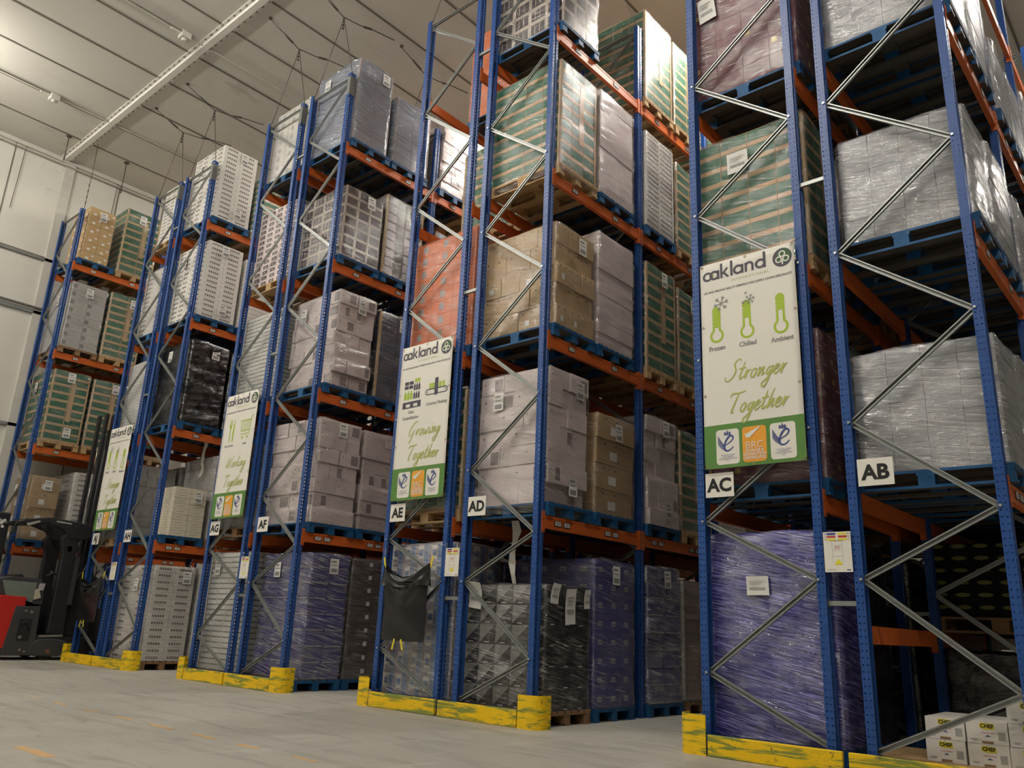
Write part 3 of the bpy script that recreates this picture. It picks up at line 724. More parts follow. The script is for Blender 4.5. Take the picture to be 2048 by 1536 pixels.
# ------------------------------------------------------------------ pallets
def board_boxes(b, spec, mi=0):
    for s in spec: b.box(*s, mi)
greywood = M('grey_brown_board', (.070, .058, .046), .8, var=.35, vscale=8, bump=.3)  # bare wood, its tone deepened to stand in for shade under pallets
def pallet_meshes(mat, under):
    def bx(b, x0, x1, y0, y1, z0, z1, edge=True):
        b.box(x0, x1, y0, y1, z0, z1, 0)
        b.mi[-6] = 1; b.mi[-5] = 1            # top and bottom faces are bare wood
        if not edge: b.mi[-4] = b.mi[-2] = 1
    def top(b):
        for i in range(7):
            w = .10 if i % 2 == 0 else .085; yc = -.35+i*.7/6; bx(b, -.6, .6, yc-w/2, yc+w/2, .122, .144, i in (0, 6))
        for x in (-.527, 0, .527): bx(b, x-.07, x+.07, -.4, .4, .100, .122)
    def bot(b):
        for yc in (-.35, 0, .35): bx(b, -.6, .6, yc-.05, yc+.05, 0, .022, yc != 0)
    def blocks(b):
        for x in (-.53, 0, .53):
            for yc in (-.35, 0, .35): b.box(x-.07, x+.07, yc-.05, yc+.05, .022, .1)
    ms = [mat, under]
    t_ = MB(); top(t_); o_ = MB(); bot(o_); k_ = MB(); k_.box(-.06, .06, -.05, .05, 0, .078)
    a_ = MB(); top(a_); bot(a_); blocks(a_)
    return t_.mesh('deck', ms), o_.mesh('runners', ms), k_.mesh('block', ms), a_.mesh('pallet', ms)
PM = {'blue': pallet_meshes(bluewood, greywood), 'wood': pallet_meshes(wood, wood), 'brown': pallet_meshes(brownwood, greywood)}
PC = {'blue': 'blue painted wooden pallet', 'wood': 'pale bare wooden pallet', 'brown': 'worn brown wooden pallet'}
def where(row, lev, pos):
    l = {0: 'on the floor', 1: 'first beam level', 2: 'second beam level', 3: 'third beam level', 4: 'top beam level', 5: 'waist-high beams'}[lev]
    p = {0: 'end', 1: 'second', 2: 'third', 3: 'fourth', 4: 'fifth', 5: 'sixth', 6: 'seventh', 7: 'eighth'}[pos]
    return f'{l}, {p} place of {RN[row]}'
def pallet(row, lev, pos, kind, x, y, z, detail):
    lab = f'{PC[kind]}, {where(row, lev, pos)}'; a = PM[kind]
    if not detail:
        tag(obj('pallet', a[3], None, (x, y, z)), lab, 'pallet', 'pallets in the racking'); return
    t = thing('pallet', lab, 'pallet', (x, y, z), R.uniform(-.01, .01), 'pallets in the racking')
    obj('deck', a[0], t); obj('runners', a[1], t)
    for bx in (-.53, 0, .53):
        for by in (-.35, 0, .35): obj('block', a[2], t, (bx, by, .022))

# ------------------------------------------------------------------ cartons
def carton(key, sx, sy, sz, mats, decals):
    """carton of size sx,sy,sz centred on x,y with its base at 0; decals: (faces, u0,u1,v0,v1, mat index)"""
    if key in CART: return CART[key]
    b = MB(); g = .0025; hx, hy = sx/2-g, sy/2-g; z1 = sz-.003; c = .006
    b.box(-hx, hx, -hy, hy, 0, z1, 0)
    e = .0012
    for n_, d in enumerate(decals):
        faces, u0, u1, v0, v1, mi = d[:6]; shape = d[6] if len(d) > 6 else 'r'; e = .0012+.0006*n_
        for f in faces:
            def pt(u, v):
                if f == 'f': return (-hx+u*2*hx, -hy-e, v*z1)
                if f == 'k': return (hx-u*2*hx, hy+e, v*z1)
                if f == 'r': return (hx+e, -hy+u*2*hy, v*z1)
                return (-hx-e, hy-u*2*hy, v*z1)
            if shape == 'r': b.poly([pt(u0, v0), pt(u1, v0), pt(u1, v1), pt(u0, v1)], mi)
            elif shape == 'o': b.poly([pt((u0+u1)/2+(u1-u0)/2*cos(2*pi*i/10), (v0+v1)/2+(v1-v0)/2*sin(2*pi*i/10)) for i in range(10)], mi)
            elif shape == 't': b.poly([pt(u0, v0), pt(u1, v1), pt(u0, v1)], mi)
    me = b.mesh('carton', mats); CART[key] = me; return me
CART = {}
kraft = M('kraft_cardboard', (.47, .325, .165), .75, var=.1); kraftd = M('dark_kraft_cardboard', (.38, .255, .125), .75, var=.1)
lav = M('mauve_grey_cardboard', (.66, .57, .56), .7, var=.05); lavd = M('dusky_mauve_print', (.25, .205, .205), .7)
greyc = M('light_grey_cardboard', (.45, .44, .42), .7, var=.06); greyd = M('mid_grey_print', (.22, .21, .21), .7)
whc = M('white_cardboard', (.68, .66, .61), .6, var=.04); prt = M('brown_grey_print', (.17, .145, .14), .6)
coolw = M('cool_grey_carton', (.34, .35, .375), .55, var=.07); coolt = M('pale_text_print', (.72, .70, .66), .6)
green = M('green_carton_print', (.010, .115, .055), .6, var=.15); greend = M('pale_green_wrap_print', (.14, .22, .17), .6, var=.1)
oran = M('orange_cardboard', (.72, .17, .045), .6, var=.06); oran2 = M('orange_grey_label', (.34, .26, .22), .6)
maro = M('maroon_cardboard', (.13, .018, .035), .55, var=.1); ylab = M('gold_label', (.46, .29, .05), .5)
purp = M('purple_cardboard', (.05, .045, .22), .55, var=.1); plab = M('pale_lilac_label', (.33, .29, .34), .6)
blk = M('black_cardboard', (.010, .009, .010), .6, var=.2, spec=.15); dgry = M('dark_grey_print', (.17, .165, .155), .55)
cream = M('cream_cardboard', (.60, .56, .44), .7, var=.05); creamd = M('dark_slit', (.12, .10, .07), .8)  # creamd: dark slit line on the cream carton faces
window = M('dark_window_print', (.035, .022, .03), .35, var=.3); lattice = M('beige_lattice_card', (.40, .35, .30), .7)
trayw = M('white_tray_plastic', (.66, .66, .62), .4, var=.05); olive = M('olive_cap_plastic', (.18, .19, .04), .5, var=.2)
pinkm = M('pink_brown_packs', (.30, .17, .16), .6, var=.3, vscale=20); bluep = M('blue_yellow_print', (.10, .20, .42), .5, var=.3)
brnd = M('dark_brown_carton', (.075, .055, .05), .55, var=.15); navyc = M('dark_navy_carton', (.035, .045, .075), .55, var=.15)
hoodc = M('pinkish_grey_carton', (.34, .29, .28), .7, var=.06)

def dashes(face, u0, u1, v0, v1, n, mi):
    w = (u1-u0)/n; return [(face, u0+i*w, u0+i*w+w*.72, v0, v1, mi) for i in range(n)]
clear = film_mat('clear_stretch_film', haze=.035, gloss=.125, rough=.09, bump=1.0, crease_sheen=.38)
clearh = film_mat('hazy_stretch_film', haze=.12, hazecol=(.72, .71, .72), gloss=.17, rough=.10, bump=1.0, crease_sheen=.42)
hoodf = film_mat('pale_blue_hood_film', tint=(.86, .92, 1.0), haze=.20, hazecol=(.46, .55, .68), gloss=.12, rough=.10, bump=.6, crease_sheen=.12)
purf = film_mat('purple_stretch_film', tint=(.45, .42, .95), haze=.42, hazecol=(.20, .19, .55), gloss=.18, rough=.10, bump=1.0, crease_sheen=.25)
blkf = film_mat('black_stretch_film', tint=(.10, .10, .10), haze=.6, hazecol=(.02, .02, .022), gloss=.13, rough=.10, bump=1.0, tilt=-.2, crease_sheen=0.04)

STY = {
 'green':  dict(n=(3, 2, 9), mats=[kraft, green, greend], dec=[('fkrl', 0.02, .98, .30, .99, 1)], col='green banded carton stack', film=clear, board=kraft, strip=True),
 'greenp': dict(n=(4, 3, 9), mats=[kraft, green, greend], dec=[('fkrl', 0.01, .99, .28, .97, 1)], col='green banded carton stack', film=clear, board=kraft, strip=True),
 'lav':    dict(n=(3, 2, 7), alt=(2, 3), jit=.034, mats=[lav, lavd, blackm], dec=[('frkl', .12, .17, .58, .66, 2, 'o')], dec2=[('fk', .60, .96, .15, .82, 1), ('rl', .55, .90, .18, .82, 1), ('frkl', .12, .17, .58, .66, 2, 'o')], p2=.35, col='mauve grey carton stack', film=clear),
 'lavt':   dict(n=(3, 1, 9), alt=(2, 1), jit=.009, mats=[lav, lavd, paper], dec=[], dec2=[('r', .80, .92, .3, .7, 2)], p2=.1, col='tall mauve carton stack', film=clear),
 'kraft':  dict(n=(4, 3, 5), alt=(3, 2), jit=.018, mats=[kraft, paper, blackm], dec=[('fkrl', .18, .26, .80, .88, 2, 'o'), ('fkrl', .66, .74, .80, .88, 2, 'o')], dec2=[('fkrl', .18, .26, .80, .88, 2, 'o'), ('fkrl', .66, .74, .80, .88, 2, 'o'), ('rf', .35, .58, .22, .50, 1)], p2=.3, col='brown cardboard carton stack', film=clear),
 'kraft4': dict(n=(2, 1, 4), jit=.022, mats=[kraftd, paper, blackm], dec=[('fkrl', .2, .245, .78, .86, 2, 'o'), ('fkrl', .5, .545, .78, .86, 2, 'o')], dec2=[('fkrl', .2, .245, .78, .86, 2, 'o'), ('fkrl', .5, .545, .78, .86, 2, 'o'), ('rf', .35, .55, .20, .55, 1)], p2=.6, col='brown cardboard carton stack', film=clear),
 'kraft6': dict(n=(3, 2, 6), jit=.004, mats=[kraft, paper, blackm], dec=[('rf', .30, .52, .15, .38, 1), ('rf', .72, .9, .55, .72, 1)], col='brown cardboard carton stack', film=None),
 'print':  dict(n=(2, 2, 16), mats=[whc, prt], dec=dashes('rl', .2, .8, .30, .66, 5, 1)+dashes('fk', .12, .5, .34, .62, 3, 1)+dashes('fk', .6, .9, .34, .62, 2, 1), col='white printed carton stack', film=None),
 'printf': dict(n=(2, 2, 14), mats=[whc, prt], dec=dashes('rl', .2, .8, .30, .66, 5, 1)+dashes('fk', .12, .5, .34, .62, 3, 1), col='white printed carton stack', film=clear),
 'cool':   dict(n=(4, 2, 9), jit=.003, mats=[coolw, coolt, greyd], dec=[('f', .22, .40, .44, .50, 1), ('f', .60, .80, .54, .60, 1), ('rl', .3, .5, .5, .55, 1)], col='cool grey carton stack', film=clearh),
 'lattice': dict(n=(4, 3, 7), mats=[lattice, window, coolt], dec=[('rl', .12, .94, .22, .96, 1), ('fk', .10, .92, .22, .96, 1), ('f', .30, .34, .3, .9, 0), ('f', .60, .64, .3, .9, 0)], col='beige lattice crate stack with dark windows', film=clear),
 'orange': dict(n=(3, 2, 9), mats=[oran, oran2], dec=[('f', .38, .62, .25, .8, 1), ('r', .60, .8, .25, .8, 1)], col='bright orange carton stack', film=clear),
 'maroon': dict(n=(4, 3, 7), mats=[maro, ylab, coolt], dec=[('fr', .4, .8, .36, .39, 2)], dec2=[('fr', .10, .30, .58, .84, 1), ('fr', .4, .8, .36, .39, 2)], p2=.3, col='maroon carton stack with gold labels', film=clear),
 'purple': dict(n=(4, 3, 7), mats=[purp, plab], dec=[('fkrl', .05, .95, .46, .52, 1)], col='purple film wrapped load', film=purf),
 'purlab': dict(n=(4, 3, 8), mats=[purp, plab, whc], dec=[('fr', .28, .62, .30, .58, 1), ('fr', .32, .58, .40, .44, 0)], col='purple carton stack with pale labels', film=clear),
 'haze':   dict(n=(3, 2, 8), jit=.014, mats=[purp, plab], dec=[('fr', .05, .95, .02, .10, 1)], col='hazy purple wrapped load', film=clearh),
 'black':  dict(n=(3, 2, 6), jit=.006, mats=[blk, dgry], dec=[], col='black film wrapped load', film=blkf),
 'blackb': dict(n=(2, 2, 9), jit=.004, mats=[brnd, paper, dgry], dec=[('r', .78, .94, .40, .72, 1), ('rf', .05, .6, .5, .54, 2)], col='black carton stack with small labels', film=clear),
 'tri':    dict(n=(5, 3, 6), mats=[blk, dgry, coolt], dec=[('fk', .0, .98, .02, .96, 1, 't'), ('fk', .3, .6, .04, .07, 2), ('rl', .3, .6, .04, .07, 2)], col='black carton stack with grey triangles', film=clear),
 'navy':   dict(n=(2, 2, 8), mats=[navyc, dgry], dec=[('r', .1, .9, .02, .08, 1)], col='dark navy wrapped stack', film=clear, board=kraft),
 'brown':  dict(n=(3, 2, 9), mats=[brnd, lavd, dgry], dec=[('r', .1, .55, .1, .9, 1)], col='dark brown wrapped stack', film=clear, board=kraft),
 'hood':   dict(n=(3, 2, 7), mats=[hoodc, lavd], dec=[('r', .5, .9, .2, .22, 1)], col='grey load under a pale blue film hood', film=hoodf, round_=.10),
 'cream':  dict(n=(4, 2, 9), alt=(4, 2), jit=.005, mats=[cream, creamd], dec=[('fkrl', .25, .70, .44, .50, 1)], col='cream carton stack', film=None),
 'grey':   dict(n=(3, 2, 7), jit=.008, mats=[greyc, greyd], dec=[('fr', .46, .5, .05, .55, 1)], col='grey carton stack', film=clear),
 'greylab': dict(n=(3, 2, 8), jit=.003, mats=[greyc, greyd, blackm], dec=[('r', .02, .24, .25, .75, 1), ('r', .5, .53, .4, .46, 2, 'o'), ('r', .75, .78, .4, .46, 2, 'o'), ('f', .3, .33, .4, .46, 2, 'o')], col='pale grey carton stack with dark squares', film=clear),
 'tray':   dict(n=(4, 2, 22), mats=[trayw, greyd], dec=[('fkrl', .04, .96, .02, .22, 1)], col='white shallow tray stack', film=clear, board=whc),
 'crate':  dict(n=(5, 3, 14), mats=[lav, window, lattice], dec=[('fkrl', .22, .86, .2, .8, 1), ('fr', .35, .7, .35, .6, 2)], col='mauve open crate stack', film=None),
 'box3':   dict(n=(3, 2, 8), mats=[whc, greyd, greyc], dec=[('f', .1, .16, .1, .9, 2), ('f', .4, .7, .2, .8, 2, 'o')], col='white carton stack with grey marks', film=clear),
 'pack':   dict(n=(5, 3, 7), mats=[plab, bluep, coolt], dec=[('fr', .12, .52, .25, .9, 2), ('fr', .16, .48, .4, .7, 1), ('fr', .6, .9, .0, .95, 1)], col='pale packs with blue labels, wrapped', film=clearh),
 'pink':   dict(n=(3, 2, 18), jit=.006, mats=[pinkm, lavd], dec=[('fr', .02, .98, .0, .25, 1)], col='pink brown thin pack stack', film=clear, board=whc),
 'sheet':  dict(n=(2, 2, 20), mats=[whc, prt], dec=dashes('r', .08, .95, .30, .60, 7, 1), col='white carton stack with dense grey print', film=clear, board=whc),
 'pots':   dict(n=(6, 4, 6), mats=[blk, olive], dec=[('fkrl', .15, .85, .62, .98, 1, 'o')], col='dark crates of olive capped pots', film=None),
}
def film_mesh(Wd, Dp, H, mat, rnd=.03, amp=.008, seed=0, low=.002, offs=None, pinch=.009):
    rr = random.Random(seed); ph = [rr.uniform(0, 6.28) for _ in range(8)]
    hx, hy = Wd/2, Dp/2; ring_ = []
    ns = 11
    for (cx, cy, a) in ((hx-rnd, -hy+rnd, -pi/2), (hx-rnd, hy-rnd, 0), (-hx+rnd, hy-rnd, pi/2), (-hx+rnd, -hy+rnd, pi)):
        for i in range(4): t = a+i*pi/6; ring_.append((cx+rnd*cos(t), cy+rnd*sin(t), cos(t), sin(t)))
        # straight run to next corner
        nx_, ny_ = {-pi/2: (hx, hy-rnd), 0: (-hx+rnd, hy), pi/2: (-hx, -hy+rnd), pi: (hx-rnd, -hy)}[a]
        lx, ly = ring_[-1][0], ring_[-1][1]; nrm = {-pi/2: (1, 0), 0: (0, 1), pi/2: (-1, 0), pi: (0, -1)}[a]
        for i in range(1, ns): f = i/ns; ring_.append((lx+(nx_-lx)*f, ly+(ny_-ly)*f, nrm[0], nrm[1]))
    b = MB(); nr = len(ring_); nz = 26 if not offs else max(26, 8*len(offs))
    for j in range(nz+1):
        v = j/nz; z = low+(H-low)*v
        for k, (x, y, nx_, ny_) in enumerate(ring_):
            s = x*1.0-y*1.0
            d = amp*(.5+.5*sin(z*23+ph[0]+s*1.5)*sin(s*5+ph[1])+.7*sin(z*9+ph[2]-s*3)+.4*sin(z*51+s*9+ph[3]))
            sh = 1.0 if v < .985 else .975
            ox = oy = 0
            if offs:
                q = max(0, min(len(offs)-1, int(z/H*len(offs)))); fr_ = z/H*len(offs)-q
                q2 = min(len(offs)-1, q+1); w_ = max(0, min(1, (fr_-.8)/.2)); d -= pinch*(math.exp(-((fr_-1)/.13)**2)+math.exp(-(fr_/.13)**2)); ox = offs[q][0]*(1-w_)+offs[q2][0]*w_; oy = offs[q][1]*(1-w_)+offs[q2][1]*w_
            b.v.append((x*sh+nx_*(d+.008)+ox, y*sh+ny_*(d+.008)+oy, z + (.012*sin(s*7+ph[4]) if j == nz else 0)))
    for j in range(nz):
        for k in range(nr):
            k2 = (k+1) % nr; b.f.append((j*nr+k, j*nr+k2, (j+1)*nr+k2, (j+1)*nr+k)); b.mi.append(0); b.sm.append(True)
    # gathered top
    c = len(b.v); e = nz*nr
    for q, (sc, dz) in enumerate(((.9, .004), (.5, -.006))):
        for k in range(nr): x, y, _ = b.v[e+k]; b.v.append((x*sc, y*sc, H+dz+.004*sin(k*1.7)))
        base = e if q == 0 else c+(q-1)*nr
        for k in range(nr): k2 = (k+1) % nr; b.f.append((base+k, base+k2, c+q*nr+k2, c+q*nr+k)); b.mi.append(0); b.sm.append(True)
    b.f.append(tuple(c+nr+k for k in range(nr))); b.mi.append(0); b.sm.append(True)
    return b.mesh('stretch_film', [mat])
FILMC = {}
labm = MB()
rect(labm, -.075, .075, -.105, .105, 0, 0); rect(labm, -.055, .055, -.085, -.03, 1, -.001); rect(labm, -.055, .03, .05, .075, 1, -.001); rect(labm, -.055, .05, .01, .022, 1, -.001)
LAB = labm.mesh('paper_label', [paper, greyprint])
n_things = 0
def load(row, lev, pos, style, top, pal='blue', detail=2, skirt=False, x0=None, x1=None, y0=None, y1=None, zb=None, lab=1, pals=True):
    """one palletised load; pos counts places from the aisle end"""
    st = STY[style]; fx0, fx1 = FR[row]; xc = (fx0+fx1)/2; bay, slot = divmod(pos, 2)
    yb = YO[row]+bay*BAY; ys = (.15, .915) if slot == 0 else (.985, 1.80)
    ya, yb2 = yb+ys[0], yb+ys[1]
    if y0 is not None: ya = y0
    if y1 is not None: yb2 = y1
    xa, xb = (xc-.585, xc+.585) if x0 is None else (x0, x1)
    z = (LV[lev]-.04 if lev else 0.0) if zb is None else zb
    if zb is not None and zb < 1.3 and zb > .5: lv2 = 5
    else: lv2 = lev
    cx, cy = (xa+xb)/2, (ya+yb2)/2; Wd, Dp = xb-xa, yb2-ya
    if pals: pallet(row, lv2, pos, pal, xc, yb+(ys[0]+ys[1])/2, z, detail >= 2)
    zp = z+.146; H = top-zp
    t = thing('carton_stack', f'{st["col"]}, {where(row, lv2, pos)}', 'carton stack', (cx, cy, zp), R.uniform(-.012, .012) if detail else 0, 'palletised loads')
    nx, ny, nz = st['n']; ch = H/nz; jit = st.get('jit', .0015); rl = random.Random(hash((row, lev, pos)) % 9999 if False else (ord(row[1])*97+lev*13+pos*7))
    fc = .012
    Wc, Dc = Wd-2*fc, Dp-2*fc
    offs = []
    if detail >= 1:
        for k in range(nz):
            ax, ay = (nx, ny)
            if 'alt' in st and k % 2: ax, ay = st['alt']
            sx, sy = Wc/ax, Dc/ay
            key = (style, round(sx, 3), round(sy, 3), round(ch, 3)); me = carton(key, sx, sy, ch, st['mats'], st['dec'])
            me2 = carton(key+(2,), sx, sy, ch, st['mats'], st['dec2']) if 'dec2' in st else me
            lx, ly = rl.uniform(-jit, jit), rl.uniform(-jit, jit)*.35; offs.append((lx, ly))
            for i in range(ax):
                for j in range(ay):
                    if 0 < i < ax-1 and 0 < j < ay-1: continue
                    if detail == 1 and ax > 2 and i < ax-1 and j > 0 and k < nz-1: continue
                    o = obj('carton', me2 if rl.random() < st.get('p2', 0) else me, t, (-Wc/2+(i+.5)*sx+lx+rl.uniform(-jit, jit)*.4, -Dc/2+(j+.5)*sy+ly+rl.uniform(-jit, jit)*.4, k*ch))
                    o.rotation_euler = (0, 0, rl.choice((0, 0, pi)) if False else rl.uniform(-jit, jit)*.5)
    else:
        b = MB(); b.box(-Wc/2, Wc/2, -Dc/2, Dc/2, 0, H-.004, 0)
        for k in range(1, nz): b.box(-Wc/2-.001, Wc/2+.001, -Dc/2-.001, Dc/2+.001, k*ch-.004, k*ch, len(st['mats'])-1)
        if style in ('green', 'greenp'):
            for k in range(nz): b.box(-Wc/2-.001, Wc/2+.001, -Dc/2-.001, Dc/2+.001, k*ch+ch*.3, k*ch+ch*.97, 1)
        obj('carton_block', b, t, mats=st['mats'])
    if st.get('board') and detail:
        b = MB()
        for sx_, sy_ in ((1, -1), (1, 1), (-1, -1)):
            x_, y_ = sx_*(Wd/2-.004), sy_*(Dp/2-.004)
            b.box(min(x_, x_-sx_*.035), max(x_, x_-sx_*.035), min(y_, y_-sy_*.004), max(y_, y_-sy_*.004), .02, H-.02)
            b.box(min(x_, x_-sx_*.004), max(x_, x_-sx_*.004), min(y_, y_-sy_*.035), max(y_, y_-sy_*.035), .02, H-.02)
        obj('corner_boards', b, t, mats=[st['board']])
    if st.get('strip') and detail:
        b = MB(); b.box(Wd/2-.010, Wd/2-.004, .02, .11, H*.30, H*.86); obj('card_strip', b, t, mats=[kraft])
    if st['film'] is not None:
        key = (st['film'].name, round(Wd, 2), round(Dp, 2), round(H, 2), (lev+pos) % 3, skirt)
        if detail and jit > .005: key += (row, lev, pos)
        if key not in FILMC: FILMC[key] = film_mesh(Wd, Dp, H, st['film'], st.get('round_', .03), .008 if not st.get('jit') else .011, len(FILMC), -.11 if skirt else .002, offs if jit > .005 else None)
        fo = obj('stretch_film', FILMC[key], t); fo.scale = (1, 1, (H+.006)/max(v.co.z for v in FILMC[key].vertices) if False else 1)
    if lab and detail:
        o = obj('paper_label', LAB, t, (Wd/2+.022, Dp*rl.uniform(-.05, .28), H-rl.uniform(.13, .2)), (0, rl.uniform(-.04, .04), pi/2))
        if lab > 1: obj('paper_label', LAB, t, (Wd*rl.uniform(-.3, .1), -Dp/2-.022, H-rl.uniform(.2, .35)))
        if lab > 2: obj('paper_label', LAB, t, (Wd/2+.022, Dp*.12, .22), (0, 0, pi/2))
    return t

# row by the wall
load('wall', 1, 0, 'kraft4', 3.53, x1=-17.24, x0=-18.2, y0=-.61, y1=-.03, lab=2)
load('wall', 1, 1, 'printf', 3.72, detail=1)
load('wall', 2, 0, 'green', 5.82, 'wood', detail=2, lab=3)
load('wall', 2, 1, 'green', 5.80, 'wood', detail=1)
load('wall', 3, 0, 'greylab', 7.84, 'brown', lab=2)
load('wall', 3, 1, 'green', 7.88, 'wood', detail=1)
load('wall', 4, 0, 'kraft6', 9.70, x0=-18.1, x1=-17.22, y0=-.60, y1=.0)
load('wall', 4, 1, 'green', 10.0, 'wood', detail=1)
load('wall', 4, 2, 'kraft6', 9.6, 'wood', detail=0); load('wall', 3, 2, 'green', 7.8, 'wood', detail=0)
load('wall', 2, 2, 'green', 5.8, 'wood', detail=0)
# AJ
load('AJ', 4, 0, 'print', 9.75, 'wood', lab=0, x0=-15.30, x1=-14.25, y0=.2, y1=.95)
load('AJ', 3, 0, 'printf', 7.80, 'blue', detail=1); load('AJ', 2, 0, 'tray', 5.75, 'blue', detail=0)
load('AJ', 1, 0, 'grey', 3.6, 'wood', detail=1)
load('AJ', 0, 1, 'black', 1.4, 'blue', detail=0)  # added black load, standing in for dark truck parts behind the row
for l in (1, 2, 3, 4): load('AJ', l, 1, 'grey' if l < 3 else 'print', LV[l]+1.55, 'blue', detail=0)
# AH
load('AH', 0, 0, 'printf', 1.72, 'brown', lab=2); load('AH', 0, 1, 'printf', 1.72, 'brown', detail=0)
load('AH', 1, 0, 'cream', 3.10, 'blue', x0=-13.62, x1=-12.90, y0=.30, y1=.93, lab=1)
load('AH', 1, 1, 'grey', 3.78, 'brown', detail=1); load('AH', 1, 2, 'navy', 3.72, 'blue', detail=1)
load('AH', 2, 0, 'black', 5.86, 'blue', lab=2); load('AH', 2, 1, 'black', 5.8, 'blue', detail=0)
load('AH', 3, 0, 'print', 7.90, 'blue', lab=3); load('AH', 3, 1, 'print', 7.8, 'blue', detail=0)
load('AH', 4, 0, 'print', 10.0, 'blue', lab=3, x1=-12.90, x0=-14.06); load('AH', 4, 1, 'green', 9.6, 'wood', detail=0)
for l in (0, 2, 3, 4): load('AH', l, 2, 'grey', LV[l]+1.6, 'blue', detail=0)
# AG
load('AG', 0, 0, 'tray', 1.86, 'blue', detail=2, lab=2); load('AG', 1, 0, 'grey', 3.5, 'brown', detail=1)
load('AG', 2, 0, 'tray', 5.78, 'blue', detail=1); load('AG', 3, 0, 'crate', 7.78, 'wood', detail=1, lab=0)
load('AG', 4, 0, 'box3', 9.80, 'blue', x0=-10.98, x1=-9.98, lab=0)
for l in (0, 1, 2, 3, 4): load('AG', l, 1, ('tray', 'grey', 'tray', 'crate', 'box3')[l], LV[l]+1.5, 'blue', detail=0)
# AF
load('AF', 0, 0, 'haze', 1.83, 'blue', y0=.27, y1=.94, lab=2); load('AF', 0, 1, 'blackb', 1.82, 'blue', lab=1)
load('AF', 1, 0, 'lav', 3.75, 'blue', lab=1); load('AF', 1, 1, 'lav', 3.73, 'blue', lab=0)
load('AF', 2, 0, 'lav', 5.80, 'blue', y0=.25, y1=.965, lab=2); load('AF', 2, 1, 'navy', 5.72, 'blue', y0=1.08)
load('AF', 3, 0, 'lattice', 7.56, 'blue', lab=1); load('AF', 3, 1, 'brown', 7.78, 'blue')
load('AF', 4, 0, 'hood', 9.95, 'blue', lab=2, y0=.15, y1=.89); load('AF', 4, 1, 'hood', 9.68, 'blue', lab=0)
load('AF', 4, 2, 'lav', 9.78, 'blue', detail=1, lab=0); load('AF', 4, 3, 'green', 9.8, 'wood', detail=0)
load('AF', 3, 2, 'navy', 7.55, 'blue', detail=1, lab=0); load('AF', 3, 3, 'greenp', 7.6, 'wood', detail=0)
for l in (0, 1, 2): load('AF', l, 2, ('blackb', 'lav', 'navy')[l], LV[l]+1.6, 'blue', detail=0)
# AE
load('AE', 0, 0, 'pack', 1.86, 'blue', lab=0, detail=1); load('AE', 0, 1, 'purlab', 1.7, 'blue', detail=0)
load('AE', 1, 0, 'green', 3.72, 'wood', detail=1); load('AE', 1, 1, 'lav', 3.7, 'blue', detail=0)
load('AE', 2, 0, 'orange', 5.92, 'blue', lab=0); load('AE', 2, 1, 'lavt', 5.7, 'blue', detail=0)
load('AE', 3, 1, 'greenp', 7.80, 'wood', detail=1); load('AE', 4, 1, 'orange', 9.95, 'blue', detail=1, lab=0)
for l in (0, 1, 2, 3): load('AE', l, 2, ('purlab', 'lav', 'lavt', 'green')[l], LV[l]+1.6, 'blue', detail=0)
# AD
load('AD', 0, 0, 'tri', 1.385, 'brown', lab=0, x1=-4.30); load('AD', 0, 1, 'purlab', 1.72, 'blue')
load('AD', 0, 2, 'haze', 1.74, 'blue', detail=1); load('AD', 0, 3, 'pink', 1.62, 'brown', detail=1, lab=0)
load('AD', 1, 0, 'lav', 3.77, 'blue', lab=3, x0=-5.43, x1=-4.36, y0=.15, y1=.89, skirt=True); load('AD', 1, 1, 'kraft4', 3.42, 'blue', x0=-5.3, x1=-4.32, y0=1.0, lab=1)
load('AD', 1, 2, 'lav', 3.65, 'blue', lab=3); load('AD', 1, 3, 'green', 3.6, 'wood', detail=1)
load('AD', 2, 0, 'kraft', 5.57, 'blue', lab=1); load('AD', 2, 1, 'lavt', 5.79, 'blue', lab=0)
load('AD', 2, 2, 'green', 5.80, 'wood', detail=1); load('AD', 2, 3, 'green', 5.70, 'wood', detail=1)
load('AD', 3, 0, 'greenp', 7.85, 'wood', lab=0, skirt=True); load('AD', 3, 1, 'lavt', 7.89, 'blue', lab=0)
load('AD', 3, 2, 'sheet', 7.87, 'blue', detail=1, lab=0); load('AD', 3, 3, 'green', 7.75, 'wood', detail=1)
load('AD', 4, 0, 'lattice', 9.95, 'blue', lab=0); load('AD', 4, 2, 'greenp', 9.96, 'wood', detail=2)
load('AD', 4, 3, 'green', 9.93, 'wood', detail=1)
for l in (0, 1, 2, 3, 4): load('AD', l, 4, ('pink', 'lav', 'green', 'lavt', 'green')[l], LV[l]+1.6, 'wood', detail=0); load('AD', l, 5, ('haze', 'green', 'kraft4', 'sheet', 'kraft4')[l], LV[l]+1.6, 'blue', detail=0)
for l in (0, 1): 
    for p in (3, 4, 5, 6, 7): load('AE', l, p, ('purlab', 'black', 'lav', 'green')[(p+l) % 4], LV[l]+1.6, 'blue', detail=0)
    for p in (6, 7): load('AD', l, p, ('black', 'green')[l], LV[l]+1.62, 'blue', detail=0)
    for p in (3, 4, 5): load('AF', l, p, ('black', 'lav')[l], LV[l]+1.62, 'blue', detail=0)
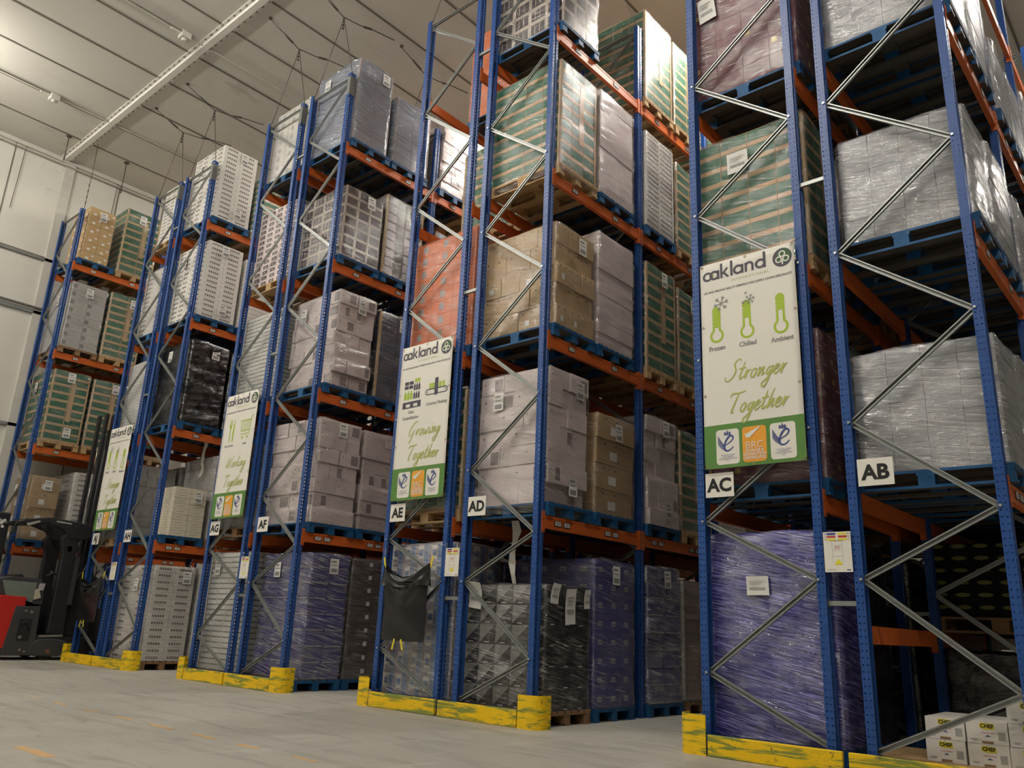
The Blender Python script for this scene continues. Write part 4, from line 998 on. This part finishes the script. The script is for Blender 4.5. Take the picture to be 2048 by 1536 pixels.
# AC
load('AC', 0, 0, 'purple', 1.81, 'blue', lab=0, y0=.15, y1=.60)
load('AC', 0, 1, 'black', 1.75, 'blue', detail=0, y0=.66, y1=1.35)
for p in (2, 3, 4, 5): load('AC', 0, p, 'black', 1.75, 'blue', detail=0)
load('AC', 1, 0, 'maroon', 3.58, 'blue', lab=0); load('AC', 2, 0, 'greenp', 5.79, 'wood', lab=0); load('AC', 3, 0, 'maroon', 7.95, 'blue', lab=0)
for p in range(1, 6):
    for l in (1, 2, 3): load('AC', l, p, R.choice(('grey', 'lav', 'green', 'brown', 'cool')), LV[l]+R.uniform(1.35, 1.6), R.choice(('blue', 'wood', 'brown')), detail=0)
load('AC', 4, 0, 'cool', 9.9, 'blue', detail=0); load('AC', 4, 1, 'cool', 9.9, 'blue', detail=0)
# AB
load('AB', 1, 0, 'cool', 3.25, 'blue', lab=0, x0=-1.10, x1=-.02); load('AB', 2, 0, 'cool', 5.30, 'blue', lab=0, x0=-1.08, x1=-.03); load('AB', 3, 0, 'cool', 7.75, 'blue', lab=0, x0=-1.10, x1=-.03)
load('AB', 2, 1, 'cool', 5.38, 'blue', detail=1, lab=0); load('AB', 3, 1, 'cool', 7.8, 'blue', detail=1, lab=0); load('AB', 1, 1, 'cool', 3.3, 'blue', detail=0)
for p in range(2, 8):
    for l in (1, 2, 3): load('AB', l, p, 'cool' if l > 1 else R.choice(('cool', 'grey', 'lav')), LV[l]+R.uniform(1.0, 1.5), 'blue', detail=0)
load('AB', 4, 0, 'cool', 9.6, 'blue', detail=0)
for p in range(2, 6): load('AB', 0, p, 'black', .90, 'blue', detail=0)
for p in range(2, 6): load('AB', 0, p, 'pots', 1.88, 'brown', detail=1 if p == 2 else 0, zb=1.06, lab=0)

# triangle stack papers, purple load paper, banner-like labels on single loads
def sheet_label(nm, x, y, z, w, h, rot, label, curl=.03):
    b = MB(); n = 8
    for i in range(n):
        a, c = i/n, (i+1)/n
        f = lambda s: curl*(s**3)
        b.quad((-w/2, -f(a), -h/2+h*a), (w/2, -f(a)-.004, -h/2+h*a), (w/2, -f(c)-.004, -h/2+h*c), (-w/2, -f(c), -h/2+h*c), 0); b.sm[-1] = True
    o = obj(nm, b, None, (x, y, z), rot, mats=[paper]); tag(o, label, 'paper label')
    b2 = MB()
    for i in range(9): rect(b2, -w*.36+i*w*.08, -w*.36+i*w*.08+w*.045, -h*.22, -h*.08, 0, -.006-curl*.1)
    for i in range(3): rect(b2, -w*.36, w*(.1+.1*i), h*(.05+i*.09), h*(.075+i*.09), 0, -.012-curl*.25)
    obj('printing', b2, o, mats=[greyprint])
sheet_label('loose_label', -5.27, .122, 1.26, .19, .28, (.0, .12, 0), 'curled white paper label on the black triangle cartons, beside the AD upright', .07)
sheet_label('loose_label', -4.272, .24, 1.29, .13, .20, (0, .1, pi/2), 'small white paper label near the corner of the black triangle cartons')
sheet_label('loose_label', -4.268, .50, 1.17, .17, .36, (0, -.06, pi/2), 'long white paper label hanging on the side of the black triangle cartons')
sheet_label('loose_label', -4.272, .80, 1.26, .10, .20, (0, -.1, pi/2), 'narrow white paper label at the far edge of the black triangle cartons')
sheet_label('loose_label', -2.00, .122, 1.36, .20, .155, (0, 0, 0), 'creased paper label on the purple film wrapped load', .01)
sheet_label('loose_label', -2.30, .122, 7.45, .20, .30, (0, -.1, 0), 'large white label on the maroon cartons high in row AC', .01)
sheet_label('loose_label', -2.02, .122, 5.46, .22, .22, (0, 0, 0), 'white label on the green cartons above the Stronger Together banner', .01)

# CHEF boxes on a low pallet
t = thing('pallet', 'pale bare wooden pallet under the white CHEF boxes on the floor', 'pallet', (-.60, .52, 0), 0, 'pallets in the racking')
obj('deck', PM['wood'][0], t); obj('runners', PM['wood'][1], t)
for bx in (-.53, 0, .53):
    for by in (-.35, 0, .35): obj('block', PM['wood'][2], t, (bx, by, .022))
chy = M('chef_yellow_print', (.66, .55, .03), .5); chp = M('chef_pink_print', (.62, .30, .30), .5)
cb = MB(); cb.box(-.128, .128, -.15, .15, 0, .148); 
CHB = cb.mesh('chef_box', [whc])
dk = MB(); y_ = -.1515
dk.poly([(-.045, y_, .105), (-.04, y_, .138), (.045, y_, .134), (.05, y_, .098), (-.01, y_, .094)], 0)
for i in range(8): rect(dk, -.035+i*.010, -.028+i*.010, .070, .078, 1, y_)
rect(dk, -.012, .02, .050, .054, 3, y_); dk.poly([(-.004, y_, .054), (.012, y_, .054), (.004, y_, .062)], 3)
for i in range(9): rect(dk, .068+i*.005, .0705+i*.005, .030, .085, 2, y_)
rect(dk, -.105, -.06, .028, .031, 2, y_); rect(dk, -.10, -.065, .020, .023, 2, y_)
rect(dk, -.035, .035, .004, .020, 4, y_); rect(dk, -.0015, .0015, .12, .146, 2, y_-.0003)
DEC = dk.mesh('printing', [chy, chp, greyprint, navy, brownwood])
CHT = text_mesh('CHEF', .034, blackm, .0014, 0, 'CENTER', 1.0)
names = []
for (ix, iz) in ((0, 0), (0, 1), (1, 0), (1, 1), (2, 0), (2, 1), (2, 2)):
    for iy in range(2):
        x = -.672+ix*.268; zz = .146+iz*.150
        colw = ('nearest the AC row', 'middle column', 'tallest column')[ix]; rw = ('bottom', 'second', 'top')[iz]
        o = obj('chef_box', CHB, None, (x+R.uniform(-.006, .006), .35+iy*.31, zz), (0, 0, R.uniform(-.03, .03)))
        tag(o, f'white CHEF carton, {colw}, {rw} layer, {"front" if iy == 0 else "rear"} row on the pallet', 'carton', 'white CHEF cartons')
        obj('printing', DEC, o); obj('lettering', CHT, o, (.003, -.1525, .106))

# ------------------------------------------------------------------ hanging stillage bags on the rack ends
bagm = M('black_vinyl', (.010, .010, .011), .30, var=.15, bump=.5, bscale=5, spec=.5); ystr = M('yellow_webbing', (.72, .60, .03), .6)
def bag(x0, x1, ztop, zbot, row, seed):
    t = thing('hanging_bag', f'black vinyl waste bag hung by yellow straps on the end of row {row}', 'waste bag', ((x0+x1)/2, YO[row]-.10, 0))
    w = x1-x0; b = MB(); nx, nz = 40, 50; zf = zbot+(ztop-zbot)*.74
    for side in (0, 1):
        def P(i, j):
            u, v = i/nx, j/nz; xx = (-.5+u)*w*.90; z = zbot+(zf-zbot)*v
            fold = .022*sin(u*9+seed)*v**2+.03*math.exp(-((u-.45-.2*(v-.5))**2)/.02)*v*v
            d = .055*sin(pi*u)**.6*(.4+.6*v)
            fold += .016*sin(26*(v-.55*(2*u-1)**2))*max(0, (v-.55)/.45)*sin(pi*u)+.006*sin(9*v+7*u)
            return (xx, (-d-fold) if side == 0 else d*.6, z)
        b.grid(P, nx, nz)
    o = obj('bag_body', b, t, mats=[bagm])
    b = MB()   # folded-over collar, pulled up at the corners
    for side in (0, 1):
        def Q(i, j):
            u, v = i/nx, j/8; c = abs(2*u-1); top = zf+(ztop-zf)*(.30+.70*c**2.2)
            bot = zf-.03+.03*(1-c)*sin(u*7+seed)
            z = bot-.05*(1-c)*0+(top-bot)*v; d = .07*sin(pi*u)**.5+.02*sin(u*14+seed+v*3)*(1-v)+.016*sin(9*(v/8*8+.9*(1-c*c))+u*2)*sin(pi*u)
            return ((-.5+u)*w*1.0*(1.02-.04*v), (-d-.012) if side == 0 else d*.7, z)
        b.grid(Q, nx, 8)
    obj('collar', b, t, mats=[bagm])
    for s in (-1, 1):
        b = MB(); b.box(-.012, .012, -.003, .003, -.05, .08); o = obj('strap', b, t, (s*w*.5, .0, ztop+.0), (0, s*.25, 0), mats=[ystr])
        b = MB(); zz = ztop+.08; b.tube([(s*w*.5+s*.02, 0, zz), (s*w*.5+s*.05, .03, zz+.07), (s*w*.5+s*.09, .07, zz+.13), (s*w*.5+s*.13, .103, zz+.12), (s*w*.5+s*.13, .11, zz+.06)], .004, 6); obj('hook', b, t, mats=[galv])
    for dx in (-.10, .02):
        b = MB(); b.box(-.012, .012, -.003, .003, -.10, .02); obj('strap', b, t, (dx, -.03, zbot), (0, .25 if dx < 0 else -.3, 0), mats=[ystr])
bag(-6.60, -5.80, 1.60, .735, 'AE', 1.0)
bag(-15.22, -14.32, 1.52, .72, 'AJ', 2.6)

# film tails hanging below beams
def tail(x, y, z, L, lab):
    b = MB(); pts = [(x+.03*sin(i*1.3), y+.01*sin(i*2.1), z-L*i/8) for i in range(9)]
    for i in range(8):
        w0, w1 = .045*(1-.6*i/8)*(1+.4*sin(i*2)), .045*(1-.6*(i+1)/8)*(1+.4*sin((i+1)*2))
        p, q = pts[i], pts[i+1]; b.quad((p[0]-w0, p[1], p[2]), (p[0]+w0, p[1]+.02, p[2]), (q[0]+w1, q[1]+.02, q[2]), (q[0]-w1, q[1], q[2])); b.sm[-1] = True
    tag(obj('film_tail', b, mats=[M('white_film_tail', (.6, .57, .52), .35)]), lab, 'film scrap')
tail(-5.02, .42, 2.10, .95, 'loose white film strip dangling from the first level of row AD')
tail(-13.35, .95, 4.10, .70, 'loose white film strip dangling inside row AH')

# ------------------------------------------------------------------ hanging cables over the frames
def cables(row, k):
    x0, x1 = FR[row]; xc = (x0+x1)/2; y = YO[row]+k*BAY
    t = thing('suspension_cable', f'dark cable with turnbuckles from the ceiling to the {ORD[k]} frame of {RN[row]}', 'cable', (xc, y+.08, 0))
    a = (0, .02, 11.0)
    b = MB(); b.tube([a, (x0-xc+.04, -.03, 9.60)], .006, 6); b.tube([a, (x1-xc-.04, -.03, 9.60)], .006, 6); obj('drop_wire', b, t, mats=[cable])
    b = MB(); pts = [(-.02, -.62, 11.26), (0, -.3, 11.13), (0, 0, 11.02), (0, .35, 11.08), (0, .66, 11.18), (0, 1.15, 11.28)]
    b.tube(pts, .009, 6); b.tube([(0, -.34, 11.145), (0, -.12, 11.065)], .02, 8); b.tube([(0, .45, 11.11), (0, .62, 11.17)], .02, 8)
    obj('ceiling_cable', b, t, mats=[cable])
    b = MB(); b.cyl((-.02, -.62, 11.272), .032, .026, 'z', 14); obj('ceiling_plate', b, t, mats=[cable])
    b = MB()
    for z in (10.93, 10.86, 10.79): b.box(-.014, .014, .005, .035, z-.014, z+.014)
    ring_pts = [(.028*cos(i*pi/6), .02, 10.99+.028*sin(i*pi/6)) for i in range(13)]; b.tube(ring_pts, .006, 6, caps=False)
    obj('clamp', b, t, mats=[cable])
for row in ('AJ', 'AH', 'AG', 'AF', 'AE', 'AD'):
    for k in range(2 if row in ('AF', 'AD') else 1): cables(row, k)
t = thing('suspension_cable', 'chain hanging from the ceiling to the end frame of the wall row', 'cable', (-17.30, -.70, 0))
b = MB(); b.tube([(0, 0, 9.62), (-.02, .01, 10.2), (.02, 0, 10.6), (0, 0, 11.28)], .007, 6)
for z in (9.75, 9.9, 10.05, 10.2): b.tube([(.025*cos(i*pi/4), 0, z+.03*sin(i*pi/4)) for i in range(9)], .006, 5, caps=False)
obj('chain', b, t, mats=[cable])
for x, y, L, nm in ((-17.55, -1.25, .55, 'in front of the white strip'), (-17.6, .1, .75, 'behind the white strip')):
    t = thing('ceiling_hook', f'dark eye rod hanging from the ceiling near the wall, {nm}', 'hook', (x, y, CEIL))
    b = MB(); b.cyl((0, 0, -.02), .06, .02, 'z', 12); b.tube([(0, 0, 0), (0, 0, -L)], .012, 6); obj('rod', b, t, mats=[cable])
    b = MB(); b.tube([(.04*cos(i*pi/6), 0, -L-.04+.04*sin(i*pi/6)) for i in range(13)], .009, 6, caps=False); obj('eye', b, t, mats=[cable])
for y in (-1.75, .38):
    b = MB(); b.tube([(WX+.04, y, 11.25), (WX+.04, y-.04, 9.6)], .008, 6)
    tag(obj('wall_rod', b, mats=[cable]), 'thin dark rod down the upper wall, ' + ('in front of' if y < 0 else 'behind') + ' the end of the wall row', 'rod')
b = MB(); b.cyl((-16.9, .25, 9.6), .055, .12, 'z', 12); b.cyl((-16.9, .25, 9.72), .03, .42, 'z', 10); b.cyl((-16.9, .25, 10.14), .05, .03, 'z', 12)

# ------------------------------------------------------------------ reach truck between the wall row and AJ
tk = M('black_truck_steel', (.018, .018, .02), .5, var=.2); tkg = M('grey_truck_steel', (.045, .045, .048), .5, var=.2)
redm = M('red_truck_cover', (.50, .02, .015), .45, var=.05); seatg = M('grey_green_cover', (.16, .19, .16), .5, var=.15); chrome = M('dull_chrome', (.45, .45, .42), .3, .9)
T = thing('reach_truck', 'black reach truck with red rear cover parked in the aisle beside row AJ', 'reach truck', (-15.82, 0, 0))
def prof(nm, pts, x0, x1, mat, bev=.012):
    b = MB(); b.extr(pts, x0, x1, axis='x'); return bevelled(obj(nm, b, T, mats=[mat]), bev, 2)
prof('rear_cover', [(-2.1, .20), (-.86, .20), (-.74, 1.0), (-.90, .96), (-.76, .97), (-.74, 1.10), (-1.17, 1.12), (-1.25, 1.06), (-2.1, 1.06)], -1.0, .02, redm)
prof('battery_bay', [(-1.0, .08), (-.45, .08), (-.48, .95), (-.90, .94)], -1.0, .035, tkg)
b = MB()
for y_, z_, r_ in ((-.72, .86, .022), (-.62, .84, .028), (-.74, .40, .03), (-.70, .18, .02), (-.62, .15, .02)): b.cyl((.036, y_, z_), r_, .012, 'x', 12)
obj('bolt_heads', b, T, mats=[chrome]); 
b = MB(); b.tube([(.045, -.78, .62), (.06, -.70, .67), (.06, -.64, .62), (.045, -.62, .52)], .014, 8); b.box(.03, .042, -.80, -.58, .34, .72); obj('side_handle', b, T, mats=[tk])
prof('side_cowl', [(-1.20, 1.12), (-.72, 1.10), (-.60, .98), (-.44, .98), (-.46, 1.36), (-.55, 1.42), (-1.05, 1.46), (-1.25, 1.40)], -.95, -.03, tkg)
b = MB(); b.extr([(-1.10, 1.13), (-.63, 1.01), (-.61, 1.37), (-1.20, 1.38)], -.035, -.012, axis='x'); obj('cowl_panel', b, T, mats=[seatg])
b = MB(); b.extr([(-.62, 1.06), (-.50, 1.10), (-.56, 1.26), (-.62, 1.25)], -.02, .0, axis='x'); obj('document_tag', b, T, mats=[M('cream_tag', (.48, .45, .33), .6)])
b = MB(); b.extr([(-.58, 1.22), (-.48, 1.24), (-.46, 1.36), (-.56, 1.36)], -.035, -.015, axis='x'); obj('notice_plate', b, T, mats=[M('pale_plate', (.42, .38, .40), .6)])
prof('operator_seat', [(-.95, 1.35), (-.40, 1.35), (-.42, 1.44), (-.78, 1.47), (-.80, 1.52), (-.96, 1.50)], -.8, -.25, tk, .02)
prof('cab_floor', [(-.48, .10), (.55, .10), (.55, .40), (-.02, .42), (-.48, .45)], -1.0, .02, tk)
b = MB(); b.extr([(-.42, .40), (.0, .42), (.0, .46), (-.42, .44)], .0, .04, axis='x'); obj('step_edge', b, T, mats=[M('worn_step_edge', (.20, .19, .16), .5)])
prof('dash_console', [(-.10, .42), (.52, .42), (.52, 1.55), (.18, 1.62), (-.02, 1.20)], -1.0, -.15, tk)
prof('cab_back_panel', [(-.5, .44), (.5, .44), (.5, 1.2), (-.5, 1.2)], -1.0, -.95, tk)
b = MB(); b.tube([(-.1, -.45, 1.50), (-.1, -.32, 1.56), (-.28, -.2, 1.55)], .02, 8); b.cyl((-.4, -.25, 1.5), .03, .12, 'z', 10); obj('control_levers', b, T, mats=[tk])
# guard arm: pillar rising from the cab, roof arm reaching back
prof('guard_pillar', [(-.28, .46), (.03, .46), (-.02, 1.55), (-.02, 2.12), (.06, 2.34), (-.18, 2.40), (-.34, 2.22), (-.27, 1.95)], -.16, .0, tk, .02)
prof('guard_pillar', [(-.28, .46), (.03, .46), (-.02, 1.55), (-.02, 2.12), (.06, 2.34), (-.18, 2.40), (-.34, 2.22), (-.27, 1.95)], -1.0, -.86, tk, .02)
prof('overhead_guard', [(.45, 2.42), (.40, 2.50), (-.25, 2.56), (-.62, 2.58), (-1.05, 2.50), (-1.12, 2.44), (-1.02, 2.42), (-.62, 2.47), (-.32, 2.38), (-.20, 2.22), (.06, 2.22)], -.18, .02, tk, .015)
prof('overhead_guard', [(.45, 2.42), (.40, 2.50), (-.25, 2.56), (-.62, 2.58), (-1.05, 2.50), (-1.12, 2.44), (-1.02, 2.42), (-.62, 2.47), (-.32, 2.38), (-.20, 2.22), (.06, 2.22)], -1.0, -.84, tk, .015)
b = MB()
for y_ in (-.95, -.75, -.55, -.35): b.box(-.86, -.16, y_-.02, y_+.02, 2.49, 2.53)
obj('guard_bars', b, T, mats=[tk])
b = MB(); b.tube([(-.05, -1.08, 2.46), (-.04, -1.16, 2.42), (-.03, -1.20, 2.34)], .010, 6); b.extr([(-1.15, 2.26), (-1.20, 2.20), (-1.23, 2.22), (-1.22, 2.34), (-1.16, 2.36)], -.07, .0, axis='x'); obj('mirror', b, T, mats=[tk])
b = MB(); b.extr([(-1.02, 2.42), (-.80, 2.50), (-.78, 2.47), (-.98, 2.38)], .02, .03, axis='x'); b.extr([(-.50, 2.50), (-.22, 2.485), (-.22, 2.515), (-.50, 2.53)], .02, .03, axis='x'); obj('guard_stickers', b, T, mats=[M('faded_sticker', (.35, .34, .30), .5)])
b = MB(); b.box(-.03, .0, -.20, -.12, 1.98, 2.08); b.box(-.02, .012, -.02, .06, 1.0, 1.9); obj('belt_tensioner', b, T, mats=[tkg])
# mast, two channels with inner rails and cylinders
MX = -.38
b = MB()
for x in (-.36, .0):
    for yy, ww in ((-.02, .06), (.12, .05), (.24, .05)):
        b.extr([(x-.05, yy), (x+.05, yy), (x+.05, yy+ww), (x+.035, yy+ww), (x+.035, yy+.012), (x-.035, yy+.012), (x-.035, yy+ww), (x-.05, yy+ww)], .10, 4.85-(.25 if yy > .2 else 0), axis='z')
obj('mast_channels', b, T, (MX, .20, 0), mats=[tk])
b = MB()
for z in (.3, 1.6, 3.2, 4.75): b.box(-.40, .04, .27, .31, z-.06, z+.06)
obj('mast_cross_members', b, T, (MX, .20, 0), mats=[tk])
b = MB(); b.cyl((-.27, .12, .2), .03, 4.2, 'z', 12); b.cyl((-.10, .12, .2), .03, 4.2, 'z', 12); obj('lift_cylinder', b, T, (MX, .20, 0), mats=[tkg])
b = MB()
for z0 in (2.0, 2.9, 3.7): b.tube([(-.18+.05, .0, z0), (-.18+.05, .0, z0+.45)], .012, 8)
obj('lift_chain', b, T, (MX, .20, 0), mats=[chrome])
b = MB(); b.box(-.45, .09, .52, .58, .35, .95); b.box(-.42, -.32, .55, 1.6, .30, .34); b.box(-.04, .06, .55, 1.6, .30, .34); obj('fork_carriage', b, T, (MX, .20, 0), mats=[tkg])
# drive wheel cover and wheels
b = MB(); pts = [(-.55, .16), (-.53, .30), (-.40, .38), (-.10, .39), (.10, .33), (.12, .12), (-.02, .07), (-.45, .07)]
b.extr(pts, -.06, .045, axis='x'); o = bevelled(obj('wheel_cover', b, T, mats=[tkg]), .03, 3)
for (x_, y_) in ((-.07, -.22), (-1.0, -.22), (-.07, 1.25), (-1.0, 1.25), (-.5, -1.6)):
    b = MB(); b.cyl((x_-.09, y_, .16), .16, .12, 'x', 28); o = obj('wheel', b, T, mats=[tk]); 
    b2 = MB(); b2.cyl((x_+(.10 if x_ > -.2 else .03), y_, .16), .04, .02, 'x', 16); obj('wheel_hub', b2, o, mats=[M('rusty_hub', (.16, .08, .05), .6)])
for x_ in (-.13, -1.06):
    b = MB(); b.box(x_-.05, x_+.09, -.1, 1.4, .16, .30); obj('support_arm', b, T, mats=[tk])

# second machine beyond the wall row upright
t = thing('machine_mast', 'tall black machine cover with white hand mark, beside the wall row', 'machine', (-17.05, -1.05, 0))
b = MB(); b.box(-.45, .0, -.8, .15, 1.42, 2.70); b.box(-.40, -.2, -.75, -.35, 0, 1.45); bevelled(obj('cover', b, t, mats=[tk]), .03, 3)
b = MB(); e = .004
for cx, cz, r_ in ((.0, 2.50, .05), (.05, 2.54, .03), (-.04, 2.46, .03), (.03, 2.42, .03), (-.03, 2.54, .025)):
    b.poly([(e, cx+r_*cos(i*pi/6), cz+r_*sin(i*pi/6)) for i in range(12)])
obj('hand_mark', b, t, mats=[paper])
